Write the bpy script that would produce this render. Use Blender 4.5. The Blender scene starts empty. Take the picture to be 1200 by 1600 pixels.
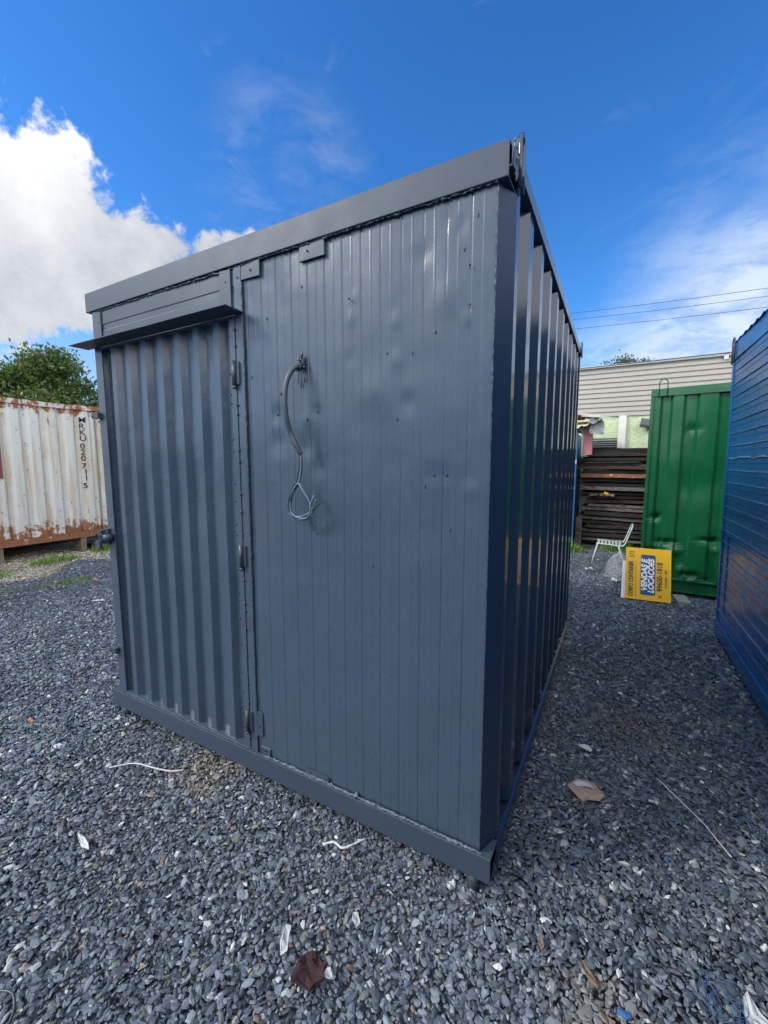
import bpy, math, random
import numpy as np
from mathutils import Vector, Matrix, Euler
random.seed(7); rng = np.random.default_rng(11)
S = bpy.context.scene; COL = S.collection
R = math.radians

# ------------------------------------------------------------------ camera
cam_d = bpy.data.cameras.new('camera'); cam = bpy.data.objects.new('camera', cam_d); COL.objects.link(cam)
cam_d.sensor_fit = 'VERTICAL'; cam_d.sensor_height = 36; cam_d.sensor_width = 36
cam_d.lens = 653.76/1600*36
cam_d.clip_start = .05; cam_d.clip_end = 2000
cam.location = (.336, -1.421, 1.627)
cam.rotation_euler = (R(90-6.4936), 0, R(28.914))
S.camera = cam

# ------------------------------------------------------------------ exposure
S.view_settings.view_transform = 'Standard'; S.view_settings.look = 'None'
S.view_settings.exposure = 1.25; S.view_settings.gamma = 1

# ------------------------------------------------------------------ node helpers
class NT:
    def __init__(s, tree): s.t = tree; s.n = tree.nodes; s.l = tree.links
    def new(s, ty, **k):
        n = s.n.new(ty)
        for a, v in k.items(): setattr(n, a, v)
        return n
    def put(s, sock, v):
        if hasattr(v, 'is_linked'): s.l.new(v, sock)
        elif v is not None:
            if isinstance(v, (tuple, list)) and len(v) == 3 and sock.type == 'RGBA': v = (*v, 1)
            sock.default_value = v
    def math(s, op, a, b=None, c=None, clamp=False):
        n = s.new('ShaderNodeMath', operation=op, use_clamp=clamp)
        s.put(n.inputs[0], a)
        if b is not None: s.put(n.inputs[1], b)
        if c is not None: s.put(n.inputs[2], c)
        return n.outputs[0]
    def dot(s, v, c):
        n = s.new('ShaderNodeVectorMath', operation='DOT_PRODUCT'); s.put(n.inputs[0], v); n.inputs[1].default_value = c
        return n.outputs['Value']
    def vmul(s, v, c):
        n = s.new('ShaderNodeVectorMath', operation='MULTIPLY'); s.put(n.inputs[0], v); s.put(n.inputs[1], c)
        return n.outputs[0]
    def vadd(s, v, c):
        n = s.new('ShaderNodeVectorMath', operation='ADD'); s.put(n.inputs[0], v); s.put(n.inputs[1], c)
        return n.outputs[0]
    def noise(s, v, scale, detail=3, rough=.5, dist=0):
        n = s.new('ShaderNodeTexNoise'); s.put(n.inputs['Vector'], v)
        n.inputs['Scale'].default_value = scale; n.inputs['Detail'].default_value = detail
        n.inputs['Roughness'].default_value = rough; n.inputs['Distortion'].default_value = dist
        return n.outputs['Fac']
    def ss(s, v, a, b, lo=0., hi=1.):
        n = s.new('ShaderNodeMapRange', interpolation_type='SMOOTHSTEP')
        s.put(n.inputs[0], v); s.put(n.inputs[1], a); s.put(n.inputs[2], b); s.put(n.inputs[3], lo); s.put(n.inputs[4], hi)
        return n.outputs[0]
    def mix(s, f, a, b, blend='MIX'):
        n = s.new('ShaderNodeMix', data_type='RGBA', blend_type=blend)
        s.put(n.inputs[0], f); s.put(n.inputs[6], a); s.put(n.inputs[7], b)
        return n.outputs[2]
    def ramp(s, f, stops, const=False):
        n = s.new('ShaderNodeValToRGB'); s.put(n.inputs[0], f); r = n.color_ramp
        if const: r.interpolation = 'CONSTANT'
        while len(r.elements) < len(stops): r.elements.new(.5)
        for e, (p, c) in zip(r.elements, stops): e.position = p; e.color = (*c, 1)
        return n.outputs[0]
    def bump(s, h, strength, dist, normal=None):
        n = s.new('ShaderNodeBump'); s.put(n.inputs['Height'], h)
        n.inputs['Strength'].default_value = strength; n.inputs['Distance'].default_value = dist
        if normal is not None: s.put(n.inputs['Normal'], normal)
        return n.outputs[0]

# ------------------------------------------------------------------ sky
SUN_TRAVEL = Vector((.13, .10, -.118)).normalized()
to_sun = -SUN_TRAVEL
elev = math.asin(to_sun.z); azim = math.atan2(to_sun.x, to_sun.y)
W = bpy.data.worlds.new('World'); S.world = W; W.use_nodes = True
w = NT(W.node_tree); w.n.clear()
sky = w.new('ShaderNodeTexSky', sky_type='NISHITA'); sky.sun_disc = False
sky.sun_elevation = elev; sky.sun_rotation = azim; sky.ozone_density = 3.5; sky.air_density = 1.0; sky.dust_density = .2
V = w.new('ShaderNodeTexCoord').outputs['Generated']
hs = w.new('ShaderNodeHueSaturation'); hs.inputs['Saturation'].default_value = 1.22; hs.inputs['Value'].default_value = 1.0
w.l.new(sky.outputs[0], hs.inputs['Color'])
z_ = w.dot(V, (0, 0, 1))
nA = w.noise(V, 3.6, 12, .60, .15); nA = w.math('SUBTRACT', nA, .5)
nB = w.noise(V, 11, 8, .62, .3); nB = w.math('SUBTRACT', nB, .5)
d1 = w.dot(V, (-.4968, .0884, -.8633)); d2 = w.math('MULTIPLY', w.dot(V, (-.0778, .4047, -.9111)), -1)
base = w.math('MINIMUM', w.math('ADD', d1, .022), d2)
base = w.math('ADD', base, w.math('MULTIPLY', nA, .42)); base = w.math('ADD', base, w.math('MULTIPLY', nB, .25))
lim = w.ss(w.dot(V, (-.93, .2, .3)), .62, .80)
m1 = w.math('MULTIPLY', w.ss(base, -.004, .034), lim)
# veil over the right horizon
d3 = w.math('MULTIPLY', w.dot(V, (-.6644, -.2353, .7093)), -1)
d3 = w.math('ADD', d3, w.math('MULTIPLY', nA, .22))
nV = w.noise(w.vmul(V, (1, 1, 2.6)), 7, 11, .66, .3)
m2 = w.math('MULTIPLY', w.ss(d3, -.05, .15), w.ss(nV, .30, .58, .60, 1.0))
m2 = w.math('MULTIPLY', m2, w.ss(w.dot(V, (.35, .9, .1)), .6, .85, 0, .92))
# low clouds round the horizon, and brighter cloud added behind the camera as fill
nH = w.noise(w.vmul(V, (1, 1, 2.6)), 2.7, 9, .58)
m3 = w.math('MULTIPLY', w.ss(z_, .30, .08), w.ss(nH, .42, .62, .15, .8))
back = w.ss(w.dot(V, (.55, -.80, .25)), .02, .45)
nK = w.noise(V, 2.0, 9, .58)
m4 = w.math('MULTIPLY', back, w.ss(nK, .34, .56, .35, 1.0))
nW = w.noise(w.vmul(V, (1.5, 3.5, 5)), 2.2, 9, .62, .6)
m5 = w.ss(nW, .60, .84, 0, .22)
nX = w.noise(w.vmul(V, (3, 2.2, 6)), 3.2, 8, .60, .35)
m6 = w.math('MULTIPLY', w.math('MAXIMUM', w.math('MAXIMUM', w.ss(w.dot(V, (-.562, .649, .514)), .984, .9995), w.ss(w.dot(V, (.164, .889, .428)), .993, .9995)), w.ss(w.dot(V, (.062, .918, .391)), .988, .999, 0, .8)), w.ss(nX, .38, .76, 0, .17))
m = m1
for k in (m2, m3, m4, m5, m6): m = w.math('MAXIMUM', m, k)
shade = w.math('ADD', w.ss(d2, .02, .30, .0, 1.0), w.math('MULTIPLY', nA, 1.5), clamp=True)
shade2 = w.math('ADD', shade, w.math('MULTIPLY', nB, 1.1), clamp=True)
ccol = w.mix(shade2, (.25, .265, .29), (.46, .465, .475))
ccol2 = w.mix(w.ss(nV, .42, .60), (.22, .28, .37), (.34, .385, .445))
ccol = w.mix(w.ss(w.dot(V, (.35, .9, .1)), .55, .8), ccol, ccol2)
ccol = w.mix(back, ccol, w.mix(w.ss(nK, .45, .7), (1.15, 1.20, 1.30), (1.5, 1.5, 1.5)))  # unseen cloud brightened well past the visible one to fill the yard
bg1 = w.new('ShaderNodeBackground'); tint = w.vmul(hs.outputs[0], (.49, .73, .93)); w.l.new(tint, bg1.inputs[0]); bg1.inputs[1].default_value = .10
bg2 = w.new('ShaderNodeBackground'); w.l.new(ccol, bg2.inputs[0]); bg2.inputs[1].default_value = 1.0
mx = w.new('ShaderNodeMixShader'); w.l.new(m, mx.inputs[0]); w.l.new(bg1.outputs[0], mx.inputs[1]); w.l.new(bg2.outputs[0], mx.inputs[2])
wo = w.new('ShaderNodeOutputWorld'); w.l.new(mx.outputs[0], wo.inputs[0])

# ------------------------------------------------------------------ sun (low, thinly veiled by the cloud on the left)
sd = bpy.data.lights.new('sun', 'SUN'); sun = bpy.data.objects.new('sun', sd); COL.objects.link(sun)
sd.energy = 1.2; sd.angle = R(12); sd.color = (1, .95, .87)
sun.rotation_euler = SUN_TRAVEL.to_track_quat('-Z', 'Y').to_euler(); sun.location = (-20, -15, 12)

# ------------------------------------------------------------------ mesh helpers (coordinates are given in the yard frame)
class MB:
    def __init__(s): s.v = []; s.f = []; s.smooth = []
    def add(s, vs, fs, smooth=False):
        o = len(s.v); s.v += [tuple(p) for p in vs]; s.f += [tuple(i+o for i in f) for f in fs]; s.smooth += [smooth]*len(fs); return s
    def box(s, x0, x1, y0, y1, z0, z1, rot=None, piv=None, jit=0):
        vs = [Vector((x, y, z)) for x in (x0, x1) for y in (y0, y1) for z in (z0, z1)]
        if jit: vs = [p+Vector((random.uniform(-jit, jit) for _ in range(3))) for p in vs]
        if rot is not None:
            pv = Vector(piv) if piv is not None else Vector(((x0+x1)/2, (y0+y1)/2, (z0+z1)/2))
            M = Euler(rot).to_matrix(); vs = [pv+M@(p-pv) for p in vs]
        return s.add(vs, [(0, 1, 3, 2), (4, 6, 7, 5), (0, 4, 5, 1), (2, 3, 7, 6), (0, 2, 6, 4), (1, 5, 7, 3)])
    def prism(s, poly, axis, a, b):
        """poly: 2D outline; axis: extrusion axis letter"""
        def P(p, t):
            return {'x': (t, p[0], p[1]), 'y': (p[0], t, p[1]), 'z': (p[0], p[1], t)}[axis]
        n = len(poly); vs = [P(p, a) for p in poly]+[P(p, b) for p in poly]
        fs = [tuple(range(n))[::-1], tuple(range(n, 2*n))]+[(i, (i+1) % n, n+(i+1) % n, n+i) for i in range(n)]
        return s.add(vs, fs)
    def tube(s, pts, r, n=8, jit=0, closed=False, flat=1.):
        pts = [Vector(p) for p in pts]; vs = []; fs = []
        up = Vector((0, 0, 1)); prev = None
        for i, p in enumerate(pts):
            a = pts[i-1] if (i > 0 or closed) else p; b = pts[(i+1) % len(pts)] if (i < len(pts)-1 or closed) else p
            t = (b-a).normalized()
            if prev is None:
                q = up if abs(t.z) < .9 else Vector((1, 0, 0)); u = t.cross(q).normalized()
            else: u = (prev-t*prev.dot(t)).normalized()
            prev = u; v = t.cross(u)
            rr = (r[i] if isinstance(r, (list, tuple)) else r)*(1+random.uniform(-jit, jit))
            for k in range(n):
                an = 2*math.pi*k/n; vs.append(p+u*math.cos(an)*rr+v*math.sin(an)*rr*flat)
        m = len(pts)
        for i in range(m if closed else m-1):
            for k in range(n):
                j = (i+1) % m; fs.append((i*n+k, i*n+(k+1) % n, j*n+(k+1) % n, j*n+k))
        if not closed: fs += [tuple(range(n))[::-1], tuple((m-1)*n+k for k in range(n))]
        return s.add(vs, fs, True)
    def sheet(s, grid, thick, smooth=False):
        """grid[i][j] of Vectors, thick: Vector offset of the back"""
        ni, nj = len(grid), len(grid[0]); vs = [Vector(p) for r_ in grid for p in r_]; n = len(vs); th = Vector(thick)
        vs = vs+[p+th for p in vs]; I = lambda i, j: i*nj+j; fs = []
        for i in range(ni-1):
            for j in range(nj-1):
                q = (I(i, j), I(i+1, j), I(i+1, j+1), I(i, j+1)); fs.append(q); fs.append(tuple(n+k for k in q[::-1]))
        for i in range(ni-1):
            fs.append((I(i+1, 0), I(i, 0), n+I(i, 0), n+I(i+1, 0))); fs.append((I(i, nj-1), I(i+1, nj-1), n+I(i+1, nj-1), n+I(i, nj-1)))
        for j in range(nj-1):
            fs.append((I(0, j), I(0, j+1), n+I(0, j+1), n+I(0, j))); fs.append((I(ni-1, j+1), I(ni-1, j), n+I(ni-1, j), n+I(ni-1, j+1)))
        return s.add(vs, fs, smooth)
    def build(s, name, mat, parent=None, bevel=0, recalc=True, at=None):
        me = bpy.data.meshes.new(name)
        off = Vector((0, 0, 0))
        if parent is not None:
            q = parent
            while q is not None: off = off+q.location; q = q.parent
        loc = Vector(at)-off if at is not None else Vector((0, 0, 0))
        off = off+loc
        me.from_pydata([tuple(Vector(p)-off) for p in s.v], [], s.f)
        me.polygons.foreach_set('use_smooth', s.smooth)
        if recalc:
            import bmesh
            bm = bmesh.new(); bm.from_mesh(me); bmesh.ops.recalc_face_normals(bm, faces=bm.faces); bm.to_mesh(me); bm.free()
        o = bpy.data.objects.new(name, me); COL.objects.link(o); me.materials.append(mat)
        o.location = loc
        if parent is not None: o.parent = parent
        if bevel:
            b = o.modifiers.new('bevel', 'BEVEL'); b.width = bevel; b.segments = 2; b.limit_method = 'ANGLE'; b.angle_limit = R(40)
        return o
def box(*a, **k): return MB().box(*a, **k)
def tag(o, label=None, cat=None, group=None, kind=None):
    if label: o['label'] = label
    if cat: o['category'] = cat
    if group: o['group'] = group
    if kind: o['kind'] = kind
    return o
def thing(name, loc, label, cat, group=None, rot=(0, 0, 0)):
    o = bpy.data.objects.new(name, None); COL.objects.link(o); o.empty_display_size = .1
    o.location = loc; o.rotation_euler = rot
    return tag(o, label, cat, group)
def interp(fn, n): return [fn(i/(n-1)) for i in range(n)]
def spline(pts, n=6, closed=False):
    P = [Vector(p) for p in pts]; out = []; L = len(P)
    rngi = range(L if closed else L-1)
    for i in rngi:
        p0 = P[(i-1) % L] if closed or i > 0 else P[i]; p1 = P[i]; p2 = P[(i+1) % L]; p3 = P[(i+2) % L] if closed or i < L-2 else P[i+1]
        for k in range(n):
            t = k/n
            out.append(.5*((2*p1)+(-p0+p2)*t+(2*p0-5*p1+4*p2-p3)*t*t+(-p0+3*p1-3*p2+p3)*t**3))
    if not closed: out.append(P[-1])
    return out
class VN:   # cheap smooth 2D value noise
    def __init__(s, seed): s.g = np.random.default_rng(seed).uniform(-1, 1, (64, 64))
    def __call__(s, x, y):
        xi, yi = math.floor(x), math.floor(y); fx, fy = x-xi, y-yi; fx = fx*fx*(3-2*fx); fy = fy*fy*(3-2*fy); g = s.g
        a = g[xi % 64, yi % 64]; b = g[(xi+1) % 64, yi % 64]; c = g[xi % 64, (yi+1) % 64]; d = g[(xi+1) % 64, (yi+1) % 64]
        return (a*(1-fx)+b*fx)*(1-fy)+(c*(1-fx)+d*fx)*fy
vn = VN(3); vn2 = VN(5)

def text_mesh(txt, size, origin, xdir, ydir, mat, parent, name='lettering', bold=0., shear=0., ext=.0006, xs=1.):
    cu = bpy.data.curves.new('t', 'FONT'); cu.body = txt; cu.size = size; cu.offset = bold; cu.shear = shear; cu.extrude = ext
    to = bpy.data.objects.new('t', cu); COL.objects.link(to); bpy.context.view_layer.update()
    me = bpy.data.meshes.new_from_object(to.evaluated_get(bpy.context.evaluated_depsgraph_get()))
    bpy.data.objects.remove(to)
    x = Vector(xdir).normalized(); y = Vector(ydir).normalized(); z = x.cross(y)
    off = Vector((0, 0, 0)); q = parent
    while q is not None: off = off+q.location; q = q.parent
    for v in me.vertices:
        c = v.co.copy(); v.co = Vector(origin)-off+x*c.x*xs+y*c.y+z*c.z
    me.materials.clear(); me.materials.append(mat); me.name = name
    o = bpy.data.objects.new(name, me); COL.objects.link(o); o.parent = parent
    return o

# ------------------------------------------------------------------ materials
def mat(name, base, rough=.5, metal=0., spec=.5, var=.12, vscale=6, fine=0., fine_scale=120, wave=0., wave_scale=3, stain=None, rvar=.1, coat=0.):
    m_ = bpy.data.materials.new(name); m_.use_nodes = True; t = NT(m_.node_tree); b = t.n['Principled BSDF']
    P = t.new('ShaderNodeNewGeometry').outputs['Position']
    n1 = t.noise(P, vscale, 6, .6)
    c = t.mix(n1, tuple(x*(1-var) for x in base), tuple(min(1, x*(1+var)) for x in base))
    if stain:
        for (col, sc, lo, hi, stretch, amt) in stain:
            k = t.ss(t.noise(t.vmul(P, stretch), sc, 7, .65), lo, hi, 0, amt); c = t.mix(k, c, col)
    t.put(b.inputs['Base Color'], c)
    t.put(b.inputs['Roughness'], t.math('ADD', t.math('MULTIPLY', t.math('SUBTRACT', t.noise(P, vscale*1.7, 4, .6), .5), rvar*2), rough, clamp=True))
    b.inputs['Metallic'].default_value = metal; b.inputs['Specular IOR Level'].default_value = spec; b.inputs['Coat Weight'].default_value = coat
    N = None
    if wave: N = t.bump(t.noise(P, wave_scale, 2, .4), 1, wave)
    if fine: N = t.bump(t.noise(P, fine_scale, 4, .6), .6, fine, N)
    if N is not None: t.put(b.inputs['Normal'], N)
    return m_
SLATE = (.050, .074, .108)
M = {}
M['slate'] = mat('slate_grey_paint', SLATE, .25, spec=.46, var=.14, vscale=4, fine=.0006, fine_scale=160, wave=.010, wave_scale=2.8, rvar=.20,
                 stain=[((.060, .078, .102), 9, .60, .75, (1, 1, .4), .5), ((.020, .027, .038), 14, .64, .78, (1, 1, .4), .5)])
M['slate_beam'] = mat('slate_grey_beam_paint', (.040, .058, .085), .50, spec=.35, var=.10, vscale=5, fine=.0006, fine_scale=160, wave=.002)
M['slate_side'] = mat('slate_grey_gloss_shaded', (.020, .034, .060), .13, spec=.5, var=.08, fine=.0002, fine_scale=90, wave=.0015, wave_scale=6, rvar=.05)  # container paint darkened to carry the shade of the unlit side
M['post'] = mat('matte_shaded_slate_paint', (.018, .032, .062), .42, spec=.3, var=.15, fine=.001)  # dark navy base holds the shade seen on the corner post
M['weld'] = mat('painted_weld', (.040, .058, .085), .30, var=.25, vscale=60, fine=.003, fine_scale=240)
M['seal'] = mat('pale_smeared_sealant', (.12, .15, .19), .5, var=.4, vscale=50, fine=.003, fine_scale=200)
M['gap'] = mat('dark_gap', (.008, .009, .011), .8)
M['dark_metal'] = mat('dark_painted_steel', (.04, .05, .065), .35, fine=.001)
M['conduit'] = mat('painted_grey_conduit', (.050, .064, .080), .45, fine=.0005)
M['wire_blue'] = mat('pale_blue_cable', (.13, .20, .30), .35)
M['wire_black'] = mat('black_cable', (.02, .022, .026), .4)
M['green'] = mat('green_gloss_paint', (.004, .090, .030), .27, var=.12, vscale=2.5, fine=.0006, fine_scale=60, wave=.006, wave_scale=3,
                 stain=[((.03, .20, .10), 7, .55, .8, (1, 1, .25), .5), ((.004, .07, .03), 12, .6, .72, (1, 1, .3), .5)])
M['blue'] = mat('blue_gloss_paint', (.006, .090, .255), .26, var=.2, vscale=3, fine=.001, fine_scale=60, wave=.002, wave_scale=5,
                stain=[((.03, .14, .30), 9, .6, .72, (1, 1, .6), .5), ((.004, .03, .08), 14, .62, .75, (1, 1, .4), .5)])
M['blue_lip_highlight'] = mat('lip_highlight_blue', (.13, .26, .42), .4, var=.4, vscale=20)  # pale tone paints in the light caught by the groove lips
M['timber_dark'] = mat('wet_dark_timber', (.016, .012, .011), .6, var=.5, vscale=9, fine=.003, fine_scale=50,
                       stain=[((.12, .045, .025), 8, .55, .7, (1, 1, 3), .6)])
M['timber_rust'] = mat('reddish_board', (.055, .024, .017), .65, var=.5, vscale=12, fine=.003, fine_scale=60, stain=[((.3, .13, .07), 15, .6, .75, (1, 1, 4), .6)])
M['timber_flaky'] = mat('orange_flaking_board', (.26, .10, .045), .8, var=.5, vscale=25, fine=.004, fine_scale=60,
                        stain=[((.75, .72, .68), 22, .6, .66, (1, 1, 2), 1), ((.04, .02, .015), 14, .58, .66, (1, 1, 2), .9)])
M['timber_pale'] = mat('grey_weathered_board', (.13, .115, .105), .7, var=.5, vscale=14, fine=.003, fine_scale=60, stain=[((.03, .025, .02), 10, .5, .62, (1, 1, 3), .9)])
M['timber_block'] = mat('sawn_timber_block', (.17, .13, .085), .8, var=.4, vscale=12, fine=.003)
M['white_wall'] = mat('off_white_cladding', (.37, .345, .305), .5, var=.06, vscale=2, stain=[((.40, .37, .33), 3, .5, .8, (.4, 1, 3), .4)])
M['pale_green'] = mat('rough_pale_green_render', (.45, .53, .33), .9, var=.14, vscale=9, fine=.03, fine_scale=22, stain=[((.22, .27, .17), 16, .56, .66, (1, 1, 1), .5)])
M['pillar'] = mat('whitewashed_pillar', (.58, .57, .52), .8, var=.12, fine=.003)
M['louvre'] = mat('grey_louvre', (.10, .11, .13), .5)
M['white_plastic'] = mat('white_plastic', (.52, .53, .52), .5, var=.1, vscale=30, fine=.003, fine_scale=60)
M['paper'] = mat('brown_paperboard', (.36, .26, .20), .85, var=.2, vscale=20, fine=.001)
M['paper_white'] = mat('white_paper', (.50, .50, .50), .7, var=.08, vscale=20)
M['brown_cloth'] = mat('dark_reddish_felt', (.040, .016, .017), .95, var=.6, vscale=60, fine=.01, fine_scale=120)
M['yellow'] = mat('yellow_sign_panel', (.80, .46, .015), .4, var=.05)
M['sign_blue'] = mat('navy_print', (.02, .075, .22), .4, var=.05)
M['sign_black'] = mat('black_print', (.02, .03, .04), .5)
M['sign_white'] = mat('white_print', (.85, .85, .85), .4, var=.02)
M['chair'] = mat('pale_enamel_steel', (.50, .56, .53), .35, var=.15, vscale=20, stain=[((.2, .12, .07), 30, .62, .7, (1, 1, 1), .7)])
M['rust_steel'] = mat('rusty_steel_rod', (.09, .05, .035), .6, var=.4, vscale=30)
M['bark'] = mat('bark', (.10, .075, .05), .9, var=.4, vscale=20, fine=.01, fine_scale=30)
M['concrete'] = mat('concrete_block', (.20, .22, .20), .85, var=.2, vscale=15, fine=.003)
M['cable'] = mat('power_cable_sheath', (.03, .035, .045), .6)
M['orange_wood'] = mat('orange_timber', (.42, .17, .06), .7, var=.4, vscale=14)
M['pink'] = mat('faded_red_panel', (.42, .16, .17), .6, var=.2, vscale=8)
M['maroon'] = mat('maroon_paint_patch', (.19, .045, .05), .6, var=.2)

def leaf_mat(name, a, b_):
    m_ = bpy.data.materials.new(name); m_.use_nodes = True; t = NT(m_.node_tree); b = t.n['Principled BSDF']
    g = t.new('ShaderNodeNewGeometry')
    t.put(b.inputs['Base Color'], t.ramp(g.outputs['Random Per Island'], [(0, a), (.6, b_), (1, tuple(min(1, x*1.5) for x in b_))]))
    b.inputs['Roughness'].default_value = .5
    tr = t.new('ShaderNodeBsdfTranslucent'); tr.inputs[0].default_value = (b_[0]*1.6, b_[1]*1.6, b_[2], 1)
    ms = t.new('ShaderNodeMixShader'); ms.inputs[0].default_value = .3
    t.l.new(b.outputs[0], ms.inputs[1]); t.l.new(tr.outputs[0], ms.inputs[2]); t.l.new(ms.outputs[0], t.n['Material Output'].inputs[0])
    return m_
M['leaf'] = leaf_mat('tree_leaves', (.020, .045, .012), (.075, .125, .032))
M['leaf_far'] = leaf_mat('far_tree_leaves', (.03, .05, .025), (.06, .10, .045))
M['grass'] = leaf_mat('grass_blades', (.07, .14, .025), (.17, .29, .05))

# rusty white container paint: rust gathers low down and under the top rail, and streaks down
def rusty(name, base, low, amt):
    m_ = bpy.data.materials.new(name); m_.use_nodes = True; t = NT(m_.node_tree); b = t.n['Principled BSDF']
    P = t.new('ShaderNodeNewGeometry').outputs['Position']; sp = t.new('ShaderNodeSeparateXYZ'); t.l.new(P, sp.inputs[0]); z = sp.outputs[2]
    streak = t.noise(t.vmul(P, (6, 6, .55)), 1.6, 7, .7); blot = t.noise(P, 9, 8, .7); spots = t.noise(t.vmul(P, (1, 1, .6)), 17, 5, .7)
    c = t.mix(t.noise(P, 2.2, 6, .6), tuple(x*.86 for x in base), base)
    c = t.mix(t.ss(streak, .42, .66, 0, .8), c, (.46, .34, .22))
    band = t.math('MAXIMUM', t.ss(z, low+.55, low, 0, .19), t.ss(z, 2.25, 2.70, 0, .17))
    k = t.ss(t.math('ADD', t.math('ADD', t.math('MULTIPLY', blot, .6), t.math('MULTIPLY', streak, .4)), band), .640-amt, .70-amt)
    k = t.math('MAXIMUM', k, t.ss(spots, .62, .67, 0, .9))
    c = t.mix(k, c, t.mix(t.noise(P, 30, 4, .6), (.11, .04, .02), (.36, .15, .06)))
    t.put(b.inputs['Base Color'], c); t.put(b.inputs['Roughness'], t.math('MULTIPLY_ADD', k, .35, .5))
    t.put(b.inputs['Normal'], t.bump(t.noise(P, 40, 4, .6), .5, .002))
    return m_
M['white_rusty'] = rusty('rusty_white_paint', (.58, .59, .55), .30, .045)
M['white_rusty_rail'] = rusty('rusty_rail', (.56, .53, .48), .35, .0)
M['rust_low_rail'] = rusty('rusted_lower_rail', (.46, .39, .33), .3, .06)

# stones and ground
STOPS = [(0, (.055, .068, .086)), (.18, (.080, .097, .122)), (.42, (.112, .133, .163)), (.66, (.152, .176, .208)), (.84, (.21, .235, .265)), (.915, (.29, .31, .33)),
         (.925, (.14, .15, .12)), (.950, (.40, .41, .40)), (.972, (.30, .25, .18)), (.983, (.20, .13, .09)), (.987, (.58, .58, .56)), (.995, (.15, .20, .17))]
def world_patch(t, P, cx, cy, r, amp=.5, sc=4):
    d = t.new('ShaderNodeVectorMath', operation='DISTANCE'); t.put(d.inputs[0], t.vmul(P, (1, 1, 0))); d.inputs[1].default_value = (cx, cy, 0)
    e = t.math('ADD', d.outputs['Value'], t.math('MULTIPLY', t.math('SUBTRACT', t.noise(P, sc, 5, .6), .5), r*amp*4))
    return t.ss(e, r, r*.35)
def stone_mat():
    m_ = bpy.data.materials.new('slate_gravel'); m_.use_nodes = True; t = NT(m_.node_tree); b = t.n['Principled BSDF']
    g = t.new('ShaderNodeNewGeometry'); P = g.outputs['Position']; rnd = g.outputs['Random Per Island']
    c = t.ramp(rnd, STOPS, True)
    c = t.mix(t.math('MULTIPLY', t.noise(P, 90, 4, .6), .5), c, t.vmul(c, (.55, .58, .6)))
    c = t.vmul(c, t.ss(t.noise(P, .9, 4, .6), .3, .7, .94, 1.26))
    dust = t.noise(P, 1.3, 5, .6); c = t.mix(t.ss(dust, .5, .8, 0, .25), c, (.20, .20, .195))
    c = t.mix(t.math('MULTIPLY', world_patch(t, P, -1.50, -.05, .22, .7, 9), .40), c, (.34, .28, .19))
    c = t.mix(t.math('MULTIPLY', world_patch(t, P, .38, -.2, .20, .5, 9), .45), c, (.27, .24, .19))
    c = t.mix(t.math('MULTIPLY', world_patch(t, P, .55, 1.45, .3, .6, 5), .4), c, (.12, .10, .06))
    fr = t.math('FRACT', t.math('MULTIPLY', rnd, 37.13))
    sp = t.new('ShaderNodeSeparateXYZ'); t.l.new(P, sp.inputs[0])
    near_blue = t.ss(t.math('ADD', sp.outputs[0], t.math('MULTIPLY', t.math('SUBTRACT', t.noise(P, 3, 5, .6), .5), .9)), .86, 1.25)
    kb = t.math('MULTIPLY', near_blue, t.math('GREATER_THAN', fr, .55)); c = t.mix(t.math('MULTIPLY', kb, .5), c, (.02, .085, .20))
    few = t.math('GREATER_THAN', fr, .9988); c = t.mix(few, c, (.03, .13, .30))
    t.put(b.inputs['Base Color'], c)
    t.put(b.inputs['Roughness'], t.math('MULTIPLY_ADD', fr, .38, .30)); b.inputs['Specular IOR Level'].default_value = .45
    t.put(b.inputs['Normal'], t.bump(t.noise(P, 220, 3, .6), .5, .0015))
    return m_
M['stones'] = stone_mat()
def ground_mat():
    m_ = bpy.data.materials.new('ground_surface'); m_.use_nodes = True; t = NT(m_.node_tree); b = t.n['Principled BSDF']
    P = t.new('ShaderNodeNewGeometry').outputs['Position']; sp = t.new('ShaderNodeSeparateXYZ'); t.l.new(P, sp.inputs[0])
    vo = t.new('ShaderNodeTexVoronoi'); t.put(vo.inputs['Vector'], P); vo.inputs['Scale'].default_value = 36
    vc = t.new('ShaderNodeSeparateColor'); t.l.new(vo.outputs['Color'], vc.inputs[0])
    stones = t.mix(t.ss(vo.outputs['Distance'], .25, .6), t.ramp(vc.outputs[0], STOPS, True), (.02, .023, .028))
    sand = t.mix(t.noise(P, 30, 6, .7), (.24, .20, .145), (.56, .50, .40))
    sand = t.mix(t.ss(t.noise(P, 3, 5, .6), .5, .65), sand, (.13, .115, .08))
    sand = t.mix(t.ss(t.noise(P, 1.2, 6, .65), .58, .66, 0, .7), sand, (.08, .12, .03))
    k = t.ss(t.math('ADD', sp.outputs[0], t.math('MULTIPLY', t.math('SUBTRACT', t.noise(P, 2.5, 5, .6), .5), 1.2)), -6.95, -7.2)
    k = t.math('MAXIMUM', k, t.math('MULTIPLY', t.ss(sp.outputs[1], 7.0, 7.6), .8))
    t.put(b.inputs['Base Color'], t.mix(k, stones, sand)); b.inputs['Roughness'].default_value = .85
    h = t.math('ADD', t.math('MULTIPLY', vo.outputs['Distance'], -1), t.math('MULTIPLY', t.noise(P, 60, 4, .6), .4))
    t.put(b.inputs['Normal'], t.bump(h, 1, .02))
    return m_
M['ground'] = ground_mat()

# ------------------------------------------------------------------ ground
g = MB().add([(-300, -300, -.016), (300, -300, -.016), (300, 300, -.016), (-300, 300, -.016)], [(0, 1, 2, 3)]).build('ground', M['ground'], recalc=False)
tag(g, kind='structure')

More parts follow.
